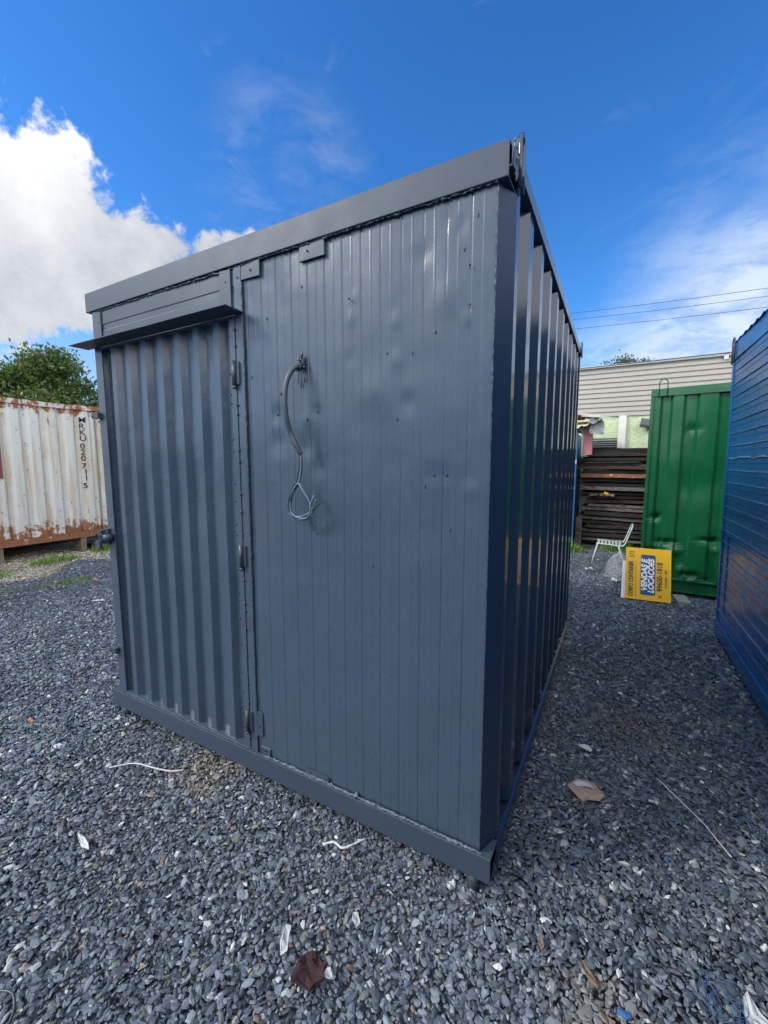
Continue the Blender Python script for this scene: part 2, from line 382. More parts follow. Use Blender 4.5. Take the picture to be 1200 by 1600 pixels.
def und(x, y): return .010*np.sin(x*1.7+.6*np.sin(y*1.3))*np.cos(y*1.9+.4)+.006*np.sin(x*4.1+y*3.3)
def stone_protos(n, kind):
    out = []
    if kind == 'ico':
        ph = (1+5**.5)/2
        v = np.array([(-1, ph, 0), (1, ph, 0), (-1, -ph, 0), (1, -ph, 0), (0, -1, ph), (0, 1, ph), (0, -1, -ph), (0, 1, -ph), (ph, 0, -1), (ph, 0, 1), (-ph, 0, -1), (-ph, 0, 1)])/1.9
        f = np.array([(0, 11, 5), (0, 5, 1), (0, 1, 7), (0, 7, 10), (0, 10, 11), (1, 5, 9), (5, 11, 4), (11, 10, 2), (10, 7, 6), (7, 1, 8), (3, 9, 4), (3, 4, 2), (3, 2, 6), (3, 6, 8), (3, 8, 9), (4, 9, 5), (2, 4, 11), (6, 2, 10), (8, 6, 7), (9, 8, 1)])
        jit = .26
    else:
        v = np.array([(x, y, z) for x in (-1, 1) for y in (-1, 1) for z in (-1, 1)])*.72
        f = np.array([(0, 1, 3), (0, 3, 2), (4, 6, 7), (4, 7, 5), (0, 4, 5), (0, 5, 1), (2, 3, 7), (2, 7, 6), (0, 2, 6), (0, 6, 4), (1, 5, 7), (1, 7, 3)]); jit = .34
    for _ in range(n):
        p = v+rng.uniform(-jit, jit, v.shape)
        p[:, 2] = np.clip(p[:, 2], -.62, .62+rng.uniform(-.2, .2))      # slaty flat faces
        out.append(p)
    return np.array(out), f
def scatter(name, pts, kind, size=1., mt='stones', label='dark slate gravel chips covering the yard'):
    n = len(pts); protos, f = stone_protos(40, kind)
    V_ = protos[rng.integers(0, 40, n)].copy()
    L_ = .0106*np.exp(rng.normal(0, .36, n))*size; L_ = np.clip(L_, .0042, .025)
    sc = np.stack([L_, L_*rng.uniform(.45, .8, n), L_*rng.uniform(.22, .5, n)], 1)
    V_ = V_*sc[:, None, :]
    yaw = rng.uniform(0, 2*np.pi, n); tilt = np.abs(rng.normal(0, .42, n)); tilt = np.where(rng.uniform(size=n) < .12, rng.uniform(.8, 1.5, n), tilt); ax = rng.uniform(0, 2*np.pi, n)
    c, s_ = np.cos(yaw), np.sin(yaw); x = V_[..., 0]*c[:, None]-V_[..., 1]*s_[:, None]; y = V_[..., 0]*s_[:, None]+V_[..., 1]*c[:, None]; z = V_[..., 2]
    k = np.stack([np.cos(ax), np.sin(ax), np.zeros(n)], 1); p = np.stack([x, y, z], -1)
    ct, st = np.cos(tilt)[:, None, None], np.sin(tilt)[:, None, None]; kk = np.broadcast_to(k[:, None, :], p.shape)
    p = p*ct+np.cross(kk, p)*st+kk*(np.sum(kk*p, -1, keepdims=True))*(1-ct)
    zoff = und(pts[:, 0], pts[:, 1])+pts[:, 2]
    p = p+np.stack([pts[:, 0], pts[:, 1], zoff], 1)[:, None, :]
    nv = protos.shape[1]; F = (f[None]+(np.arange(n)*nv)[:, None, None]).reshape(-1)
    me = bpy.data.meshes.new(name); me.vertices.add(n*nv); me.vertices.foreach_set('co', p.reshape(-1).astype(np.float32))
    nt = n*len(f); me.loops.add(nt*3); me.loops.foreach_set('vertex_index', F.astype(np.int32))
    me.polygons.add(nt); me.polygons.foreach_set('loop_start', np.arange(0, nt*3, 3, dtype=np.int32)); me.update(calc_edges=True)
    try: me.shade_flat()
    except Exception: pass
    me.materials.append(M[mt])
    o = bpy.data.objects.new(name, me); COL.objects.link(o); return tag(o, label, 'gravel', kind='stuff')
cx_, cy_ = .336, -1.421
def cand(step, x0, x1, y0, y1):
    xs = np.arange(x0, x1, step); ys = np.arange(y0, y1, step); X, Y = np.meshgrid(xs, ys); X = X.ravel(); Y = Y.ravel()
    X = X+rng.uniform(-.5, .5, X.shape)*step*1.2; Y = Y+rng.uniform(-.5, .5, Y.shape)*step*1.2
    return X, Y
def visible(X, Y, marg=.35):
    fx, fy = -math.sin(R(28.914)), math.cos(R(28.914)); dx, dy = X-cx_, Y-cy_
    fw = dx*fx+dy*fy; rt = dx*fy-dy*fx
    ok = (fw > .35) & (np.abs(rt) < (fw*1.0+.35+marg))
    ok &= ~((X > -2.25) & (X < -.2) & (Y > .35) & (Y < 2.6))
    ok &= ~((X < -.3) & (X > -2.6) & (Y > .9)) & ~((X < -1) & (Y > 3.6)) & ~((X < -.9) & (Y > 2.6) & (X > -5))
    ok &= ~((X > 1.45) & (Y < 3.4))
    ok &= ~((X > .9) & (Y > 5.1))
    edge = -7.05+.35*np.sin(Y*2.1)+.2*np.sin(Y*5.3)
    ok &= X > edge
    return ok
X, Y = cand(.0120, -8.3, 3, -1.7, 7.6); Z = rng.uniform(-.012, .006, X.shape)
ok = visible(X, Y); dist = np.hypot(X-cx_, Y-cy_); sand = np.hypot(X+1.5, (Y+.05)*1.3) < .16
ok &= ~(sand & (rng.uniform(size=X.shape) < .35))
pts = np.stack([X, Y, Z], 1)
nearm = ok & (dist < 3.4); farm = ok & (dist >= 3.4) & (rng.uniform(size=X.shape) < .75)
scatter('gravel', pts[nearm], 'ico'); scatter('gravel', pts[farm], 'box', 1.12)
X, Y = cand(.032, -9.3, -6.6, -2.5, 5); kk_ = X < -7.05+.35*np.sin(Y*2.1)+.2*np.sin(Y*5.3)+rng.normal(0, .12, X.shape)
kk_ &= ~((X > -2.6)); pts = np.stack([X, Y, rng.uniform(-.014, 0, X.shape)], 1)
mm_ = bpy.data.materials.new('sandy_stones'); mm_.use_nodes = True; t = NT(mm_.node_tree)
t.put(t.n['Principled BSDF'].inputs['Base Color'], t.ramp(t.new('ShaderNodeNewGeometry').outputs['Random Per Island'], [(0, (.16, .13, .10)), (.3, (.34, .29, .22)), (.6, (.50, .45, .36)), (.85, (.22, .22, .22)), (.93, (.66, .62, .54))], True)); t.n['Principled BSDF'].inputs['Roughness'].default_value = .85
M['sandy'] = mm_
scatter('sandy_gravel', pts[kk_], 'box', 1.25, 'sandy', 'tan sandy gravel in a strip before the white container')
print('stones', nearm.sum(), farm.sum(), kk_.sum())

# ------------------------------------------------------------------ main container
ct = thing('office_container', (-1.2, 1.4, 0), 'dark slate grey steel site container with ribbed door, standing in the middle of the yard', 'container')
FZ, TZ = .066, 2.62; DP = 2.80
DENT = [(-.827, 1.817, .03, -.004), (-.775, 1.846, .02, .006), (-.999, 1.848, .035, .006), (-.2, 1.59, .02, .004), (-.249, 1.589, .02, .004), (-.145, 1.009, .02, -.004), (-.605, 2.191, .02, -.004),
        (-.58, 2.269, .015, -.003), (-.408, 2.153, .02, -.004), (-.354, 1.856, .03, .005), (-.13, 2.119, .02, -.005), (-.109, 1.533, .025, -.005), (-.607, 2.04, .02, .003), (-.296, 2.359, .03, .005), (-.158, 2.417, .02, .005),
        (-.204, 2.449, .02, .004), (-.395, 2.015, .03, -.004), (-.83, 1.70, .05, .008), (-.78, 1.62, .04, .007), (-1.0, 1.72, .05, .005), (-.2, 2.2, .06, -.006), (-.5, 1.9, .08, -.005), (-.3, 1.25, .1, -.006)]
def panel_y(x, z):
    d = .0035*vn(x*2.3+9, z*1.7)+.0011*vn2(x*6, z*3.1)+.0004*vn(x*18, z*9)
    for (dx, dz, r, a) in DENT:
        q = ((x-dx)**2+(z-dz)**2)/(r*r)
        if q < 6: d += a*math.exp(-q)
    return .010+d
xs = [-1.185]; k = 0; x = -1.160
while x < -.062:
    dz = 0.0040 if k % 2 == 0 else -0.0014; hw = .0020 if k % 2 == 0 else .0022
    for (o_, dd) in ((-hw*1.6, 0), (0, dz), (hw*1.6, 0)): xs.append((x+o_, dd))
    xs += [(x+.0065, 0), (x+.0216, 0), (x+.0367, 0)]
    x += .0432; k += 1
xs = [(v, 0) if not isinstance(v, tuple) else v for v in xs]+[(-.040, 0)]
zs = np.arange(.160, 2.545, .0215)
gridp = [[Vector((x_, panel_y(x_, z__)+dd, z__)) for x_, dd in xs] for z__ in zs]
pn = MB().sheet(gridp, (0, .045, 0), smooth=True).build('sandwich_panel', M['slate'], ct)
pn.data.shade_smooth() if hasattr(pn.data, 'shade_smooth') else None
# fascia, sill (C beams) and posts
def cbeam_x(x0, x1, y0, z0, z1, dep, th=.006):
    return MB().prism([(y0, z0), (y0+dep, z0), (y0+dep, z0+th), (y0+th, z0+th), (y0+th, z1-th), (y0+dep, z1-th), (y0+dep, z1), (y0, z1)], 'x', x0, x1)
cbeam_x(-2.452, -.004, -.010, 2.513, TZ, .11).build('top_beam', M['slate_beam'], ct, bevel=.003)
cbeam_x(-2.478, .008, -.012, FZ, .168, .10).build('bottom_beam', M['slate_beam'], ct, bevel=.003)
for (x0, x1) in ((-2.405, -2.352), (-1.226, -1.182)):
    box(x0, x1, -.001, .05, .170, 2.511).build('door_post', M['slate'], ct, bevel=.002)
MB().prism([(-.038, .003), (.0, .100), (-.012, .104), (-.060, .055), (-.044, .012)], 'z', .170, 2.512).build('corner_post', M['post'], ct)
box(-2.405, -2.340, 2.755, 2.80, .170, 2.511).build('corner_post', M['slate'], ct)
# transom over the door
b = MB()
gx = np.linspace(-2.350, -1.228, 40); prof = [(2.306, 0), (2.395, 0), (2.400, .003), (2.428, .003), (2.433, 0), (2.511, 0)]
b.sheet([[Vector((x_, .004+dd+.0025*vn(x_*5, z__*6), z__)) for x_ in gx] for z__, dd in prof], (0, .03, 0))
tr = b.build('transom_panel', M['slate_beam'], ct)
for (x0, x1, z0, z1) in ((-2.348, -2.315, 2.32, 2.50), (-1.315, -1.245, 2.325, 2.505)): box(x0, x1, -.004, .0025, z0, z1, jit=.0015).build('patch_plate', M['slate_beam'], tr)
# awning
a = MB()
aw = [[Vector((x_, y_, 2.3045+.002*vn(x_*4, y_*9))) for x_ in np.linspace(-2.470, -1.168, 30)] for y_ in (-.001, -.04, -.08, -.108)]
a.sheet(aw, (0, 0, .0035))
a.build('awning', M['slate_beam'], ct)
# door
dr = thing('door', (0, 0, 0), None, None); dr.parent = ct; dr.location = (-1.79+1.2, .02-1.4, 1.2)
if 'label' in dr: del dr['label']
x0, x1 = -2.349, -1.230
ribs = [2.305-.1445*k for k in range(8)]
path = [(x0+.0, 0)]
for c_ in ribs:
    for (dx, dy) in ((-.052, 0), (-.031, .030), (.031, .030), (.052, 0)): path.append((-c_+dx, dy))
path = [(x0, 0)]+[p for p in path[1:] if p[0] > x0]+[(x1-.0, 0)]
zz = np.arange(.186, 2.292, .07).tolist()+[2.292]
grid = [[Vector((px_+.0015*vn(px_*9, z__*2), .004+dy+.003*vn2(px_*3, z__*2.2)+(.004 if dy else 0)*vn(px_*6, z__*4), z__)) for px_, dy in path] for z__ in zz]
MB().sheet(grid, (0, .004, 0)).build('ribbed_leaf', M['slate'], dr)
box(x0, x1, .0, .045, .171, .186).build('door_sill', M['slate'], dr)
box(x0, x1, .0, .045, 2.292, 2.304).build('door_head', M['slate'], dr)
box(x1-.034, x1, -.004, .001, .188, 2.29, jit=.001).build('hinge_stile', M['slate'], dr, bevel=.001)
box(x0, x0+.022, -.004, .001, .188, 2.29, jit=.001).build('lock_stile', M['slate'], dr, bevel=.001)
box(x0-.002, x1+.002, .052, .06, .18, 2.30).build('door_backing', M['gap'], dr)
for zc in (2.045, 1.185, .335):
    h = MB().tube([(-1.232, -.014, zc-.055), (-1.232, -.014, zc+.055)], .0095, 12)
    h.tube([(-1.232, -.014, zc-.070), (-1.232, -.014, zc-.058)], .009, 10)
    h.box(-1.252, -1.236, -.010, -.001, zc-.05, zc+.05); h.box(-1.226, -1.205, -.010, -.0015, zc-.05, zc+.05)
    h.build('hinge', M['dark_metal'], dr)
# dark door gap along the hinges, bridged by tack welds
box(-1.2295, -1.2265, -.0015, .01, .19, 2.29).build('gap_line', M['gap'], dr)
for zc in np.arange(.25, 2.25, .105):
    tw = MB()
    z__ = zc+random.uniform(-.04, .04); tw.tube([(-1.228, -.004, z__-.006), (-1.228, -.006, z__), (-1.228, -.004, z__+.007)], [.003, .006, .003], 6, .3)
    tw.build('tack_weld', M['weld'], dr); tw = MB(); z__ += .05; tw.tube([(-1.266, -.004, z__-.006), (-1.266, -.006, z__), (-1.266, -.004, z__+.006)], [.002, .004, .002], 6, .3)
    tw.build('tack_weld', M['weld'], dr)
# lock and lugs on the left edge
lk = MB(); lk.box(-2.425, -2.372, -.022, -.002, 1.135, 1.235); lk.box(-2.432, -2.405, -.045, -.022, 1.145, 1.225)
lk.tube([(-2.375, -.035, 1.185), (-2.330, -.035, 1.185)], .013, 10); lk.tube([(-2.345, -.06, 1.185), (-2.345, -.01, 1.185)], .021, 12)
lk.tube([(-2.415, -.05, 1.20), (-2.375, -.052, 1.20)], .008, 8)
lo = lk.build('door_lock', M['dark_metal'], dr)
hs_ = MB().tube(spline([(-2.418, -.052, 1.16), (-2.418, -.066, 1.19), (-2.40, -.066, 1.215), (-2.385, -.060, 1.19), (-2.385, -.052, 1.165)], 5), .004, 8); hs_.box(-2.425, -2.378, -.070, -.052, 1.115, 1.165)
hs_.build('padlock', M['dark_metal'], lo, bevel=.002)
for zc in (1.915, .452):
    lg = MB().prism([(-2.425+.018*math.cos(t_), zc+.018*math.sin(t_)) for t_ in np.linspace(math.pi/2, 3*math.pi/2, 9)]+[(-2.37, zc-.018), (-2.37, zc+.018)], 'y', -.03, -.006)
    lg.tube([(-2.425, -.034, zc), (-2.425, -.002, zc)], .007, 8); lg.build('lug', M['dark_metal'], ct, bevel=.002)
# small patches along the panel
for (x0, x1, z0, z1) in ((-.845, -.715, 2.448, 2.512), (-1.180, -1.065, 2.444, 2.510), (-1.155, -1.095, .172, .215), (-.875, -.735, .171, .205), (-1.178, -1.143, .27, .395)):
    box(x0, x1, -.001, .004, z0, z1, jit=.003).build('patch_plate', M['slate_beam'], ct, bevel=.001)
# weld and sealant beads
def bead(p0, p1, r, n, jit, axis_jit, name, m_):
    p0, p1 = Vector(p0), Vector(p1); b = MB(); pts = []; rs = []
    for i in range(n):
        t_ = i/(n-1); p = p0.lerp(p1, t_); d = Vector((random.gauss(0, axis_jit) if abs(p1.x-p0.x) < .5 else 0, random.gauss(0, axis_jit*.3), random.gauss(0, axis_jit) if abs(p1.z-p0.z) < .5 else 0))
        pts.append(p+d); rs.append(r*math.exp(random.gauss(0, jit)))
    b.tube(pts, rs, 6); return b.build(name, m_, ct)
bead((-1.18, .0, 2.511), (-.038, .0, 2.511), .0035, 150, .35, .0022, 'weld_bead', M['weld'])
bead((-2.35, .0, 2.507), (-1.2, .0, 2.507), .003, 120, .35, .0018, 'weld_bead', M['weld'])
bead((-.039, .003, .18), (-.039, .003, 2.51), .0019, 260, .45, .0008, 'weld_bead', M['weld'])
bead((-1.181, .002, .18), (-1.181, .002, 2.44), .003, 220, .35, .0015, 'weld_bead', M['weld'])
bead((-1.15, -.002, .171), (-.03, -.002, .171), .0030, 150, .45, .0022, 'sealant_bead', M['seal'])
bead((-1.10, -.003, .178), (-.10, -.003, .176), .0018, 120, .6, .0028, 'sealant_bead', M['seal'])
bead((-2.34, .0, .172), (-1.24, .0, .172), .0022, 90, .3, .001, 'weld_bead', M['weld'])
# drips, paint lumps and rivets on the panel
for (dx, dz, r, a_) in DENT[:5]:
    y_ = panel_y(dx, dz); MB().tube([(dx, y_-.001, dz-.006), (dx+.002, y_-.006, dz), (dx, y_-.001, dz+.006)], [.0015, .004, .0015], 6, .3).build('paint_lump', M['slate'], ct)
for _ in range(14):
    x_ = random.uniform(-1.15, -.05); z__ = random.choice([random.uniform(.3, 2.45), random.uniform(1.3, 2.45)]); y_ = panel_y(x_, z__); l = random.uniform(.003, .012)
    MB().tube([(x_, y_-.0005, z__-l), (x_+random.uniform(-.002, .002), y_-.0025, z__), (x_, y_-.0005, z__+l*.6)], [.0012, random.uniform(.0014, .0028), .0008], 6, .3).build('paint_lump', M['slate'], ct)
for (x_, z__) in ((-1.12, 2.475), (-.80, 2.48), (-1.275, 2.455), (-1.20, 2.46), (-1.125, .20), (-.84, .19), (-2.33, 2.44), (-.60, 2.26), (-.123, 2.28), (-.12, 2.155), (-1.16, .32)):
    MB().tube([(x_, -.0018, z__), (x_, -.006, z__)], .0036, 8).build('screw_head', M['gap'], ct)
# torn metal round the cable entry
tm = MB()
for k in range(26):
    an = random.uniform(0, 6.28); rr = random.uniform(.006, .028); c0 = Vector((-.845+rr*math.cos(an)*.8, .004-random.uniform(.0, .014), 2.040+rr*math.sin(an)*1.25))
    d_ = Vector((random.gauss(0, .010), -random.uniform(.0, .016), random.gauss(0, .014))); tm.tube([c0, c0+d_*.5, c0+d_], [.005, .0045, .0015], 5, .3)
for k in range(3): x_ = -.868+.016*k; tm.tube(spline([(x_, .004, 2.02), (x_+.004, .003, 1.995), (x_-.002, .005, 1.97-.02*(k == 1))], 3), .0022, 5, .3)
cd = MB()
cp = spline([(-.841, .01, 2.042), (-.850, -.03, 2.029), (-.864, -.055, 1.995), (-.873, -.07, 1.942), (-.874, -.075, 1.877), (-.871, -.07, 1.813), (-.865, -.055, 1.759), (-.843, -.05, 1.708), (-.825, -.04, 1.671)], 24)
cd.tube(cp, [.0115 if i % 2 else .0098 for i in range(len(cp))], 12)
cdo = cd.build('conduit', M['conduit'], ct); tm.build('torn_flange', M['weld'], cdo)
lp = [(-.832, -.04, 1.690), (-.826, -.04, 1.636), (-.831, -.04, 1.588), (-.85, -.04, 1.539), (-.879, -.038, 1.505), (-.892, -.04, 1.463), (-.886, -.045, 1.422), (-.854, -.04, 1.399), (-.812, -.035, 1.399), (-.777, -.04, 1.423), (-.77, -.045, 1.45), (-.782, -.05, 1.482), (-.809, -.05, 1.521), (-.843, -.045, 1.545), (-.868, -.05, 1.512)]
ends = [[(-.889, -.052, 1.455), (-.872, -.05, 1.408), (-.82, -.048, 1.392), (-.777, -.04, 1.419), (-.748, -.05, 1.444), (-.714, -.06, 1.47)], [(-.885, -.04, 1.49), (-.88, -.05, 1.43), (-.84, -.05, 1.405), (-.777, -.052, 1.428), (-.755, -.05, 1.457), (-.733, -.06, 1.485)], [(-.888, -.045, 1.46), (-.870, -.05, 1.412), (-.80, -.05, 1.40), (-.772, -.056, 1.43), (-.765, -.06, 1.46), (-.752, -.05, 1.50)]]
for i in range(4):
    o_ = Vector((.005*(i-1.5), .003*math.sin(i*2), .004*math.cos(i*2.3)))
    p_ = [Vector(q)+o_+Vector((random.gauss(0, .003), random.gauss(0, .002), random.gauss(0, .003)))*(1 if j > 2 else .3) for j, q in enumerate(lp)]
    if i < 3: p_ += [Vector(q) for q in ends[i]]
    MB().tube(spline(p_, 6), .0025, 7).build('cable', M['wire_blue'] if i in (1, 2) else M['wire_black'], cdo)
# side wall with deep ribs
flats = [(.100, .149), (.335, .412), (.609, .672), (.888, .946), (1.178, 1.239), (1.472, 1.539), (1.762, 1.825), (2.045, 2.108), (2.325, 2.388), (2.60, 2.66)]
dep = .075; path = []
for (y0, y1) in flats: path += [(y0-.055 if y0 > .2 else .100, -dep if y0 > .2 else 0)]*1+[(y0, 0), (y1, 0), (y1+.055, -dep)]
path = [(.1005, 0)]+path[2:]; path = [p for p in path if p[0] < 2.74]
zz = np.arange(.150, 2.565, .08).tolist()+[2.575]
grid = [[Vector((px_-.0-.0008+.0015*vn(py_*3+2, z__*1.5), py_+.0015*vn2(py_*5, z__*2), z__)) for py_, px_ in path] for z__ in zz]
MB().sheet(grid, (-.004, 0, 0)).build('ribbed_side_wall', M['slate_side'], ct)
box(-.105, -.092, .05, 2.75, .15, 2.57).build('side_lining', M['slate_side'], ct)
# side rails
MB().prism([(-.12, 2.578), (.010, 2.578), (.010, 2.632), (-.12, 2.632)], 'y', .105, DP).build('top_side_rail', M['slate'], ct, bevel=.002)
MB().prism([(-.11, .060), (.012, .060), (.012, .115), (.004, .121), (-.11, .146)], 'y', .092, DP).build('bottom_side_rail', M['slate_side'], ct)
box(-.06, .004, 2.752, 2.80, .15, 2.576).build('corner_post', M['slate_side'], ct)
# left wall, back wall, roof, floor
path = []
y_ = .05
while y_ < 2.7: path += [(y_, 0), (y_+.08, 0), (y_+.13, .05), (y_+.2, .05)]; y_ += .25
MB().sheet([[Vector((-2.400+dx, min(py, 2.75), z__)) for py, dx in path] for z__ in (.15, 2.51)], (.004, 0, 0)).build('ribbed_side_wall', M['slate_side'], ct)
box(-2.34, -.115, 2.76, 2.79, .16, 2.57).build('back_wall', M['slate_side'], ct)
box(-2.44, -.125, .102, 2.80, 2.582, 2.612).build('roof', M['slate_side'], ct)
box(-2.40, -.115, .092, 2.78, .10, .16).build('floor', M['dark_metal'], ct)
box(-2.452, -2.39, .104, 2.80, 2.52, 2.58).build('top_side_rail', M['slate'], ct)
box(-2.47, -2.41, .092, 2.80, .07, .15).build('bottom_side_rail', M['slate'], ct)
# hooks
def hook(x, y0, z0, z1, wy, r, m_, parent, plane='y', lean=0):
    pts = [(0, z0)]+[(0, z0+(z1-z0-wy/2)*.6)]+[(wy/2-wy/2*math.cos(t_), z1-wy/2+wy/2*math.sin(t_)) for t_ in np.linspace(0, math.pi, 9)]+[(wy, z0+(z1-z0)*.5), (wy, z0)]
    P_ = [(x+lean*(q[1]-z0), y0+q[0], q[1]) if plane == 'y' else (x+q[0], y0, q[1]) for q in pts]
    return MB().tube(P_, r, 10).build('lifting_loop', m_, parent)
hook(.008, .088, 2.53, 2.695, .048, .0075, M['slate_side'], ct)
box(.0, .006, .015, .098, 2.555, 2.625, jit=.002).build('hook_plate', M['slate'], ct)
hook(.015, 2.70, 2.56, 2.68, .06, .006, M['dark_metal'], ct)
bead((.004, .05, 2.53), (.004, .05, 2.65), .006, 16, .5, .003, 'weld_bead', M['weld'])
# feet
for (x_, y_) in ((-.060, .03), (-2.38, .03), (-.06, 2.7), (-2.38, 2.7)):
    MB().tube([(x_-.004, y_-.012, -.02), (x_-.004, y_-.012, .064)], .023, 14).build('foot', M['dark_metal'], ct)

# ------------------------------------------------------------------ blue container on the right
bl = thing('blue_container', (1.24, 0, 0), 'blue container clad in horizontal grooved panels, along the right side of the alley', 'container', rot=(0, R(-1.1), 0))
def onY(z0): return z0
prof = []; z = .19; k = 0
while z < 2.50:
    prof += [(z, 0), (z+.030, .0005), (z+.0495, 0), (z+.052, .004), (z+.0545, .0), (z+.080, 0), (z+.095, 0), (z+.0975, .007), (z+.1015, .007), (z+.1030, -.004), (z+.1055, -.002)]
    z += .107
prof.append((2.53, 0))
ys = np.arange(-3.0, 3.40, .08).tolist()+[3.40]
grid = [[Vector((1.250+dd+.004*vn(y_*1.5, z__*2)+.0015*vn2(y_*7, z__*6), y_, z__+.003*vn(y_*1.1+5, k_*.3))) for y_ in ys] for k_, (z__, dd) in enumerate(prof)]
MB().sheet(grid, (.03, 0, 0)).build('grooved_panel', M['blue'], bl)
box(1.238, 1.262, 3.40, 3.45, .06, 2.60).build('corner_post', M['blue'], bl, bevel=.003)
box(1.232, 1.30, -3.0, 3.452, .06, .185).build('bottom_rail', M['blue'], bl, bevel=.003)
b = MB(); b.sheet([[Vector((1.236+.006*vn(y_*6, z__*5), y_, z__+(.012*vn2(y_*2.3, 3)+.018*abs(vn(y_*5, 8)) if z__ > 2.6 else 0))) for y_ in ys+[3.45]] for z__ in (2.535, 2.57, 2.61, 2.66)], (.04, 0, 0)); b.build('top_rail', M['blue'], bl)
rp = MB(); y_ = -3.0; rp_path = []
while y_ < 3.4: rp_path += [(y_, 0), (y_+.05, 0), (y_+.07, .010), (y_+.11, .010), (y_+.13, 0)]; y_ += .16
rp.sheet([[Vector((x_, py_, 2.672+dz)) for py_, dz in rp_path] for x_ in (1.225, 3.6)], (0, 0, .004)); rp.build('corrugated_roof', M['blue'], bl)
bx = MB().box(1.285, 3.6, -2.99, 3.44, .08, 2.65); bx.build('body', M['blue'], bl)
rl = MB()     # patch panel frame
for (y0, y1, z0, z1) in ((1.90, 3.20, 1.005, 1.017), (1.90, 3.20, .30, .312), (1.90, 1.912, .312, 1.005), (3.188, 3.20, .312, 1.005)): rl.box(1.240, 1.2485, y0, y1, z0, z1)
rl.build('patch_frame', M['blue'], bl)
z_q = .19
while z_q < 2.45:
    lp_ = MB()
    lp_.tube([(1.2435+.0012*vn(y_*3, z_q*7), y_, z_q+.1000+.0015*vn(y_*2, z_q*5)) for y_ in np.arange(-1.0, 3.39, .06)], .0026, 5, .25)
    z_q += .107; lp_.build('lip_highlight', M['blue_lip_highlight'], bl)  # pale strip stands in for the highlight along the groove lip
mb_ = MB()
mb_.tube([(1.244, y_, 1.675+.012*vn(y_*5, 2)) for y_ in np.arange(-1, 3.4, .04)], .005, 5, .5); mb_.build('sealed_seam', M['blue_lip_highlight'], bl)
st = mat('brown_reflection_patch', (.26, .13, .07), .35, var=.3, vscale=12)
tb = st.node_tree
t = NT(tb); P = t.new('ShaderNodeNewGeometry').outputs['Position']
d = t.new('ShaderNodeVectorMath', operation='DISTANCE'); t.put(d.inputs[0], t.vmul(P, (0, 1, 1))); d.inputs[1].default_value = (0, 2.92, .66)
mask = t.ss(t.math('ADD', d.outputs['Value'], t.math('MULTIPLY', t.math('SUBTRACT', t.noise(P, 5, 5, .6), .5), .35)), .30, .04, 0, .55)
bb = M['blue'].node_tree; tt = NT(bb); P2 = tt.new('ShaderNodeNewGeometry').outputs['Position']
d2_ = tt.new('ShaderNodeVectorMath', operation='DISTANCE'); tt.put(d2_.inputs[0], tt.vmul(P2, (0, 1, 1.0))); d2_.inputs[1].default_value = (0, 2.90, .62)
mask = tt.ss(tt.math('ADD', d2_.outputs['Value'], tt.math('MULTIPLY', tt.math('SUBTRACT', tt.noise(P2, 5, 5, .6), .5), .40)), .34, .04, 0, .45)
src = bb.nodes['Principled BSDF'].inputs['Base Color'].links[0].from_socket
tt.put(bb.nodes['Principled BSDF'].inputs['Base Color'], tt.mix(mask, src, (.26, .15, .10)))  # brown reflection painted into the blue wall colour
bpy.data.materials.remove(st)
hook(1.225, 3.33, 2.50, 2.72, .075, .006, M['dark_metal'], bl)
for y_ in (3.2, .2, -2.7): box(1.30, 1.50, y_, y_+.2, -.02, .058).build('skid', M['timber_block'], bl)

# ------------------------------------------------------------------ green container at the end of the alley
gc = thing('green_container', (.665, 4.82, 0), 'glossy green corrugated container with dents low down, at the end of the alley', 'container')
GX0, GX1, GY = .665, 3.2, 4.82
path = [(GX0+.03, 0)]; x = GX0+.10
segs = [(.10, .03, .075, .03), (.17, .03, .10, .03), (.09, .03, .07, .03), (.12, .03, .10, .03), (.14, .03, .09, .03), (.1, .03, .08, .03), (.12, .03, .09, .03), (.12, .03, .09, .03), (.12, .03, .09, .03), (.12, .03, .09, .03)]
for (a_, b_, c_, d_) in segs:
    if x > GX1-.2: break
    path += [(x, 0), (x+b_, .035), (x+b_+c_, .035), (x+b_+c_+d_, 0)]; x += b_+c_+d_+a_
path += [(GX1-.03, 0)]
pf = []
for (p, q) in zip(path[:-1], path[1:]):
    n_ = max(1, int((q[0]-p[0])/.03)); pf += [(p[0]+(q[0]-p[0])*i/n_, p[1]+(q[1]-p[1])*i/n_) for i in range(n_)]
pf.append(path[-1])
GD = [(.80, .97, .05, .04, .05), (.93, .66, .09, .035, .05), (1.02, .55, .08, .04, -.03), (.76, .54, .06, .03, .04), (1.38, .72, .12, .03, .05), (1.45, .60, .07, .04, -.03), (1.20, .27, .09, .04, .055), (1.10, .32, .05, .05, -.03), (1.32, .22, .05, .025, .04), (1.12, 2.05, .06, .05, .02), (1.30, 1.4, .3, .2, .02), (.9, 1.6, .2, .3, -.012)]
def gdent(x_, z__):
    d = .006*vn(x_*3, z__*2)
    for (dx, dz, rx, rz, a_) in GD: d += a_*math.exp(-((x_-dx)/rx)**2-((z__-dz)/rz)**2)
    return d
grid = [[Vector((px_, GY+dy+.005+gdent(px_, z__), z__)) for px_, dy in pf] for z__ in np.arange(.205, 2.475, .03)]
MB().sheet(grid, (0, .004, 0), smooth=False).build('corrugated_wall', M['green'], gc)
ys = np.linspace(GX0, GX1, 40)
MB().sheet([[Vector((x_, GY-.015+.006*vn(x_*4, z__*9), z__+.010*vn2(x_*3.1, 1)*(z__ > 2.5))) for x_ in ys] for z__ in (2.455, 2.49, 2.55)], (0, .08, 0)).build('top_rail', M['green'], gc)
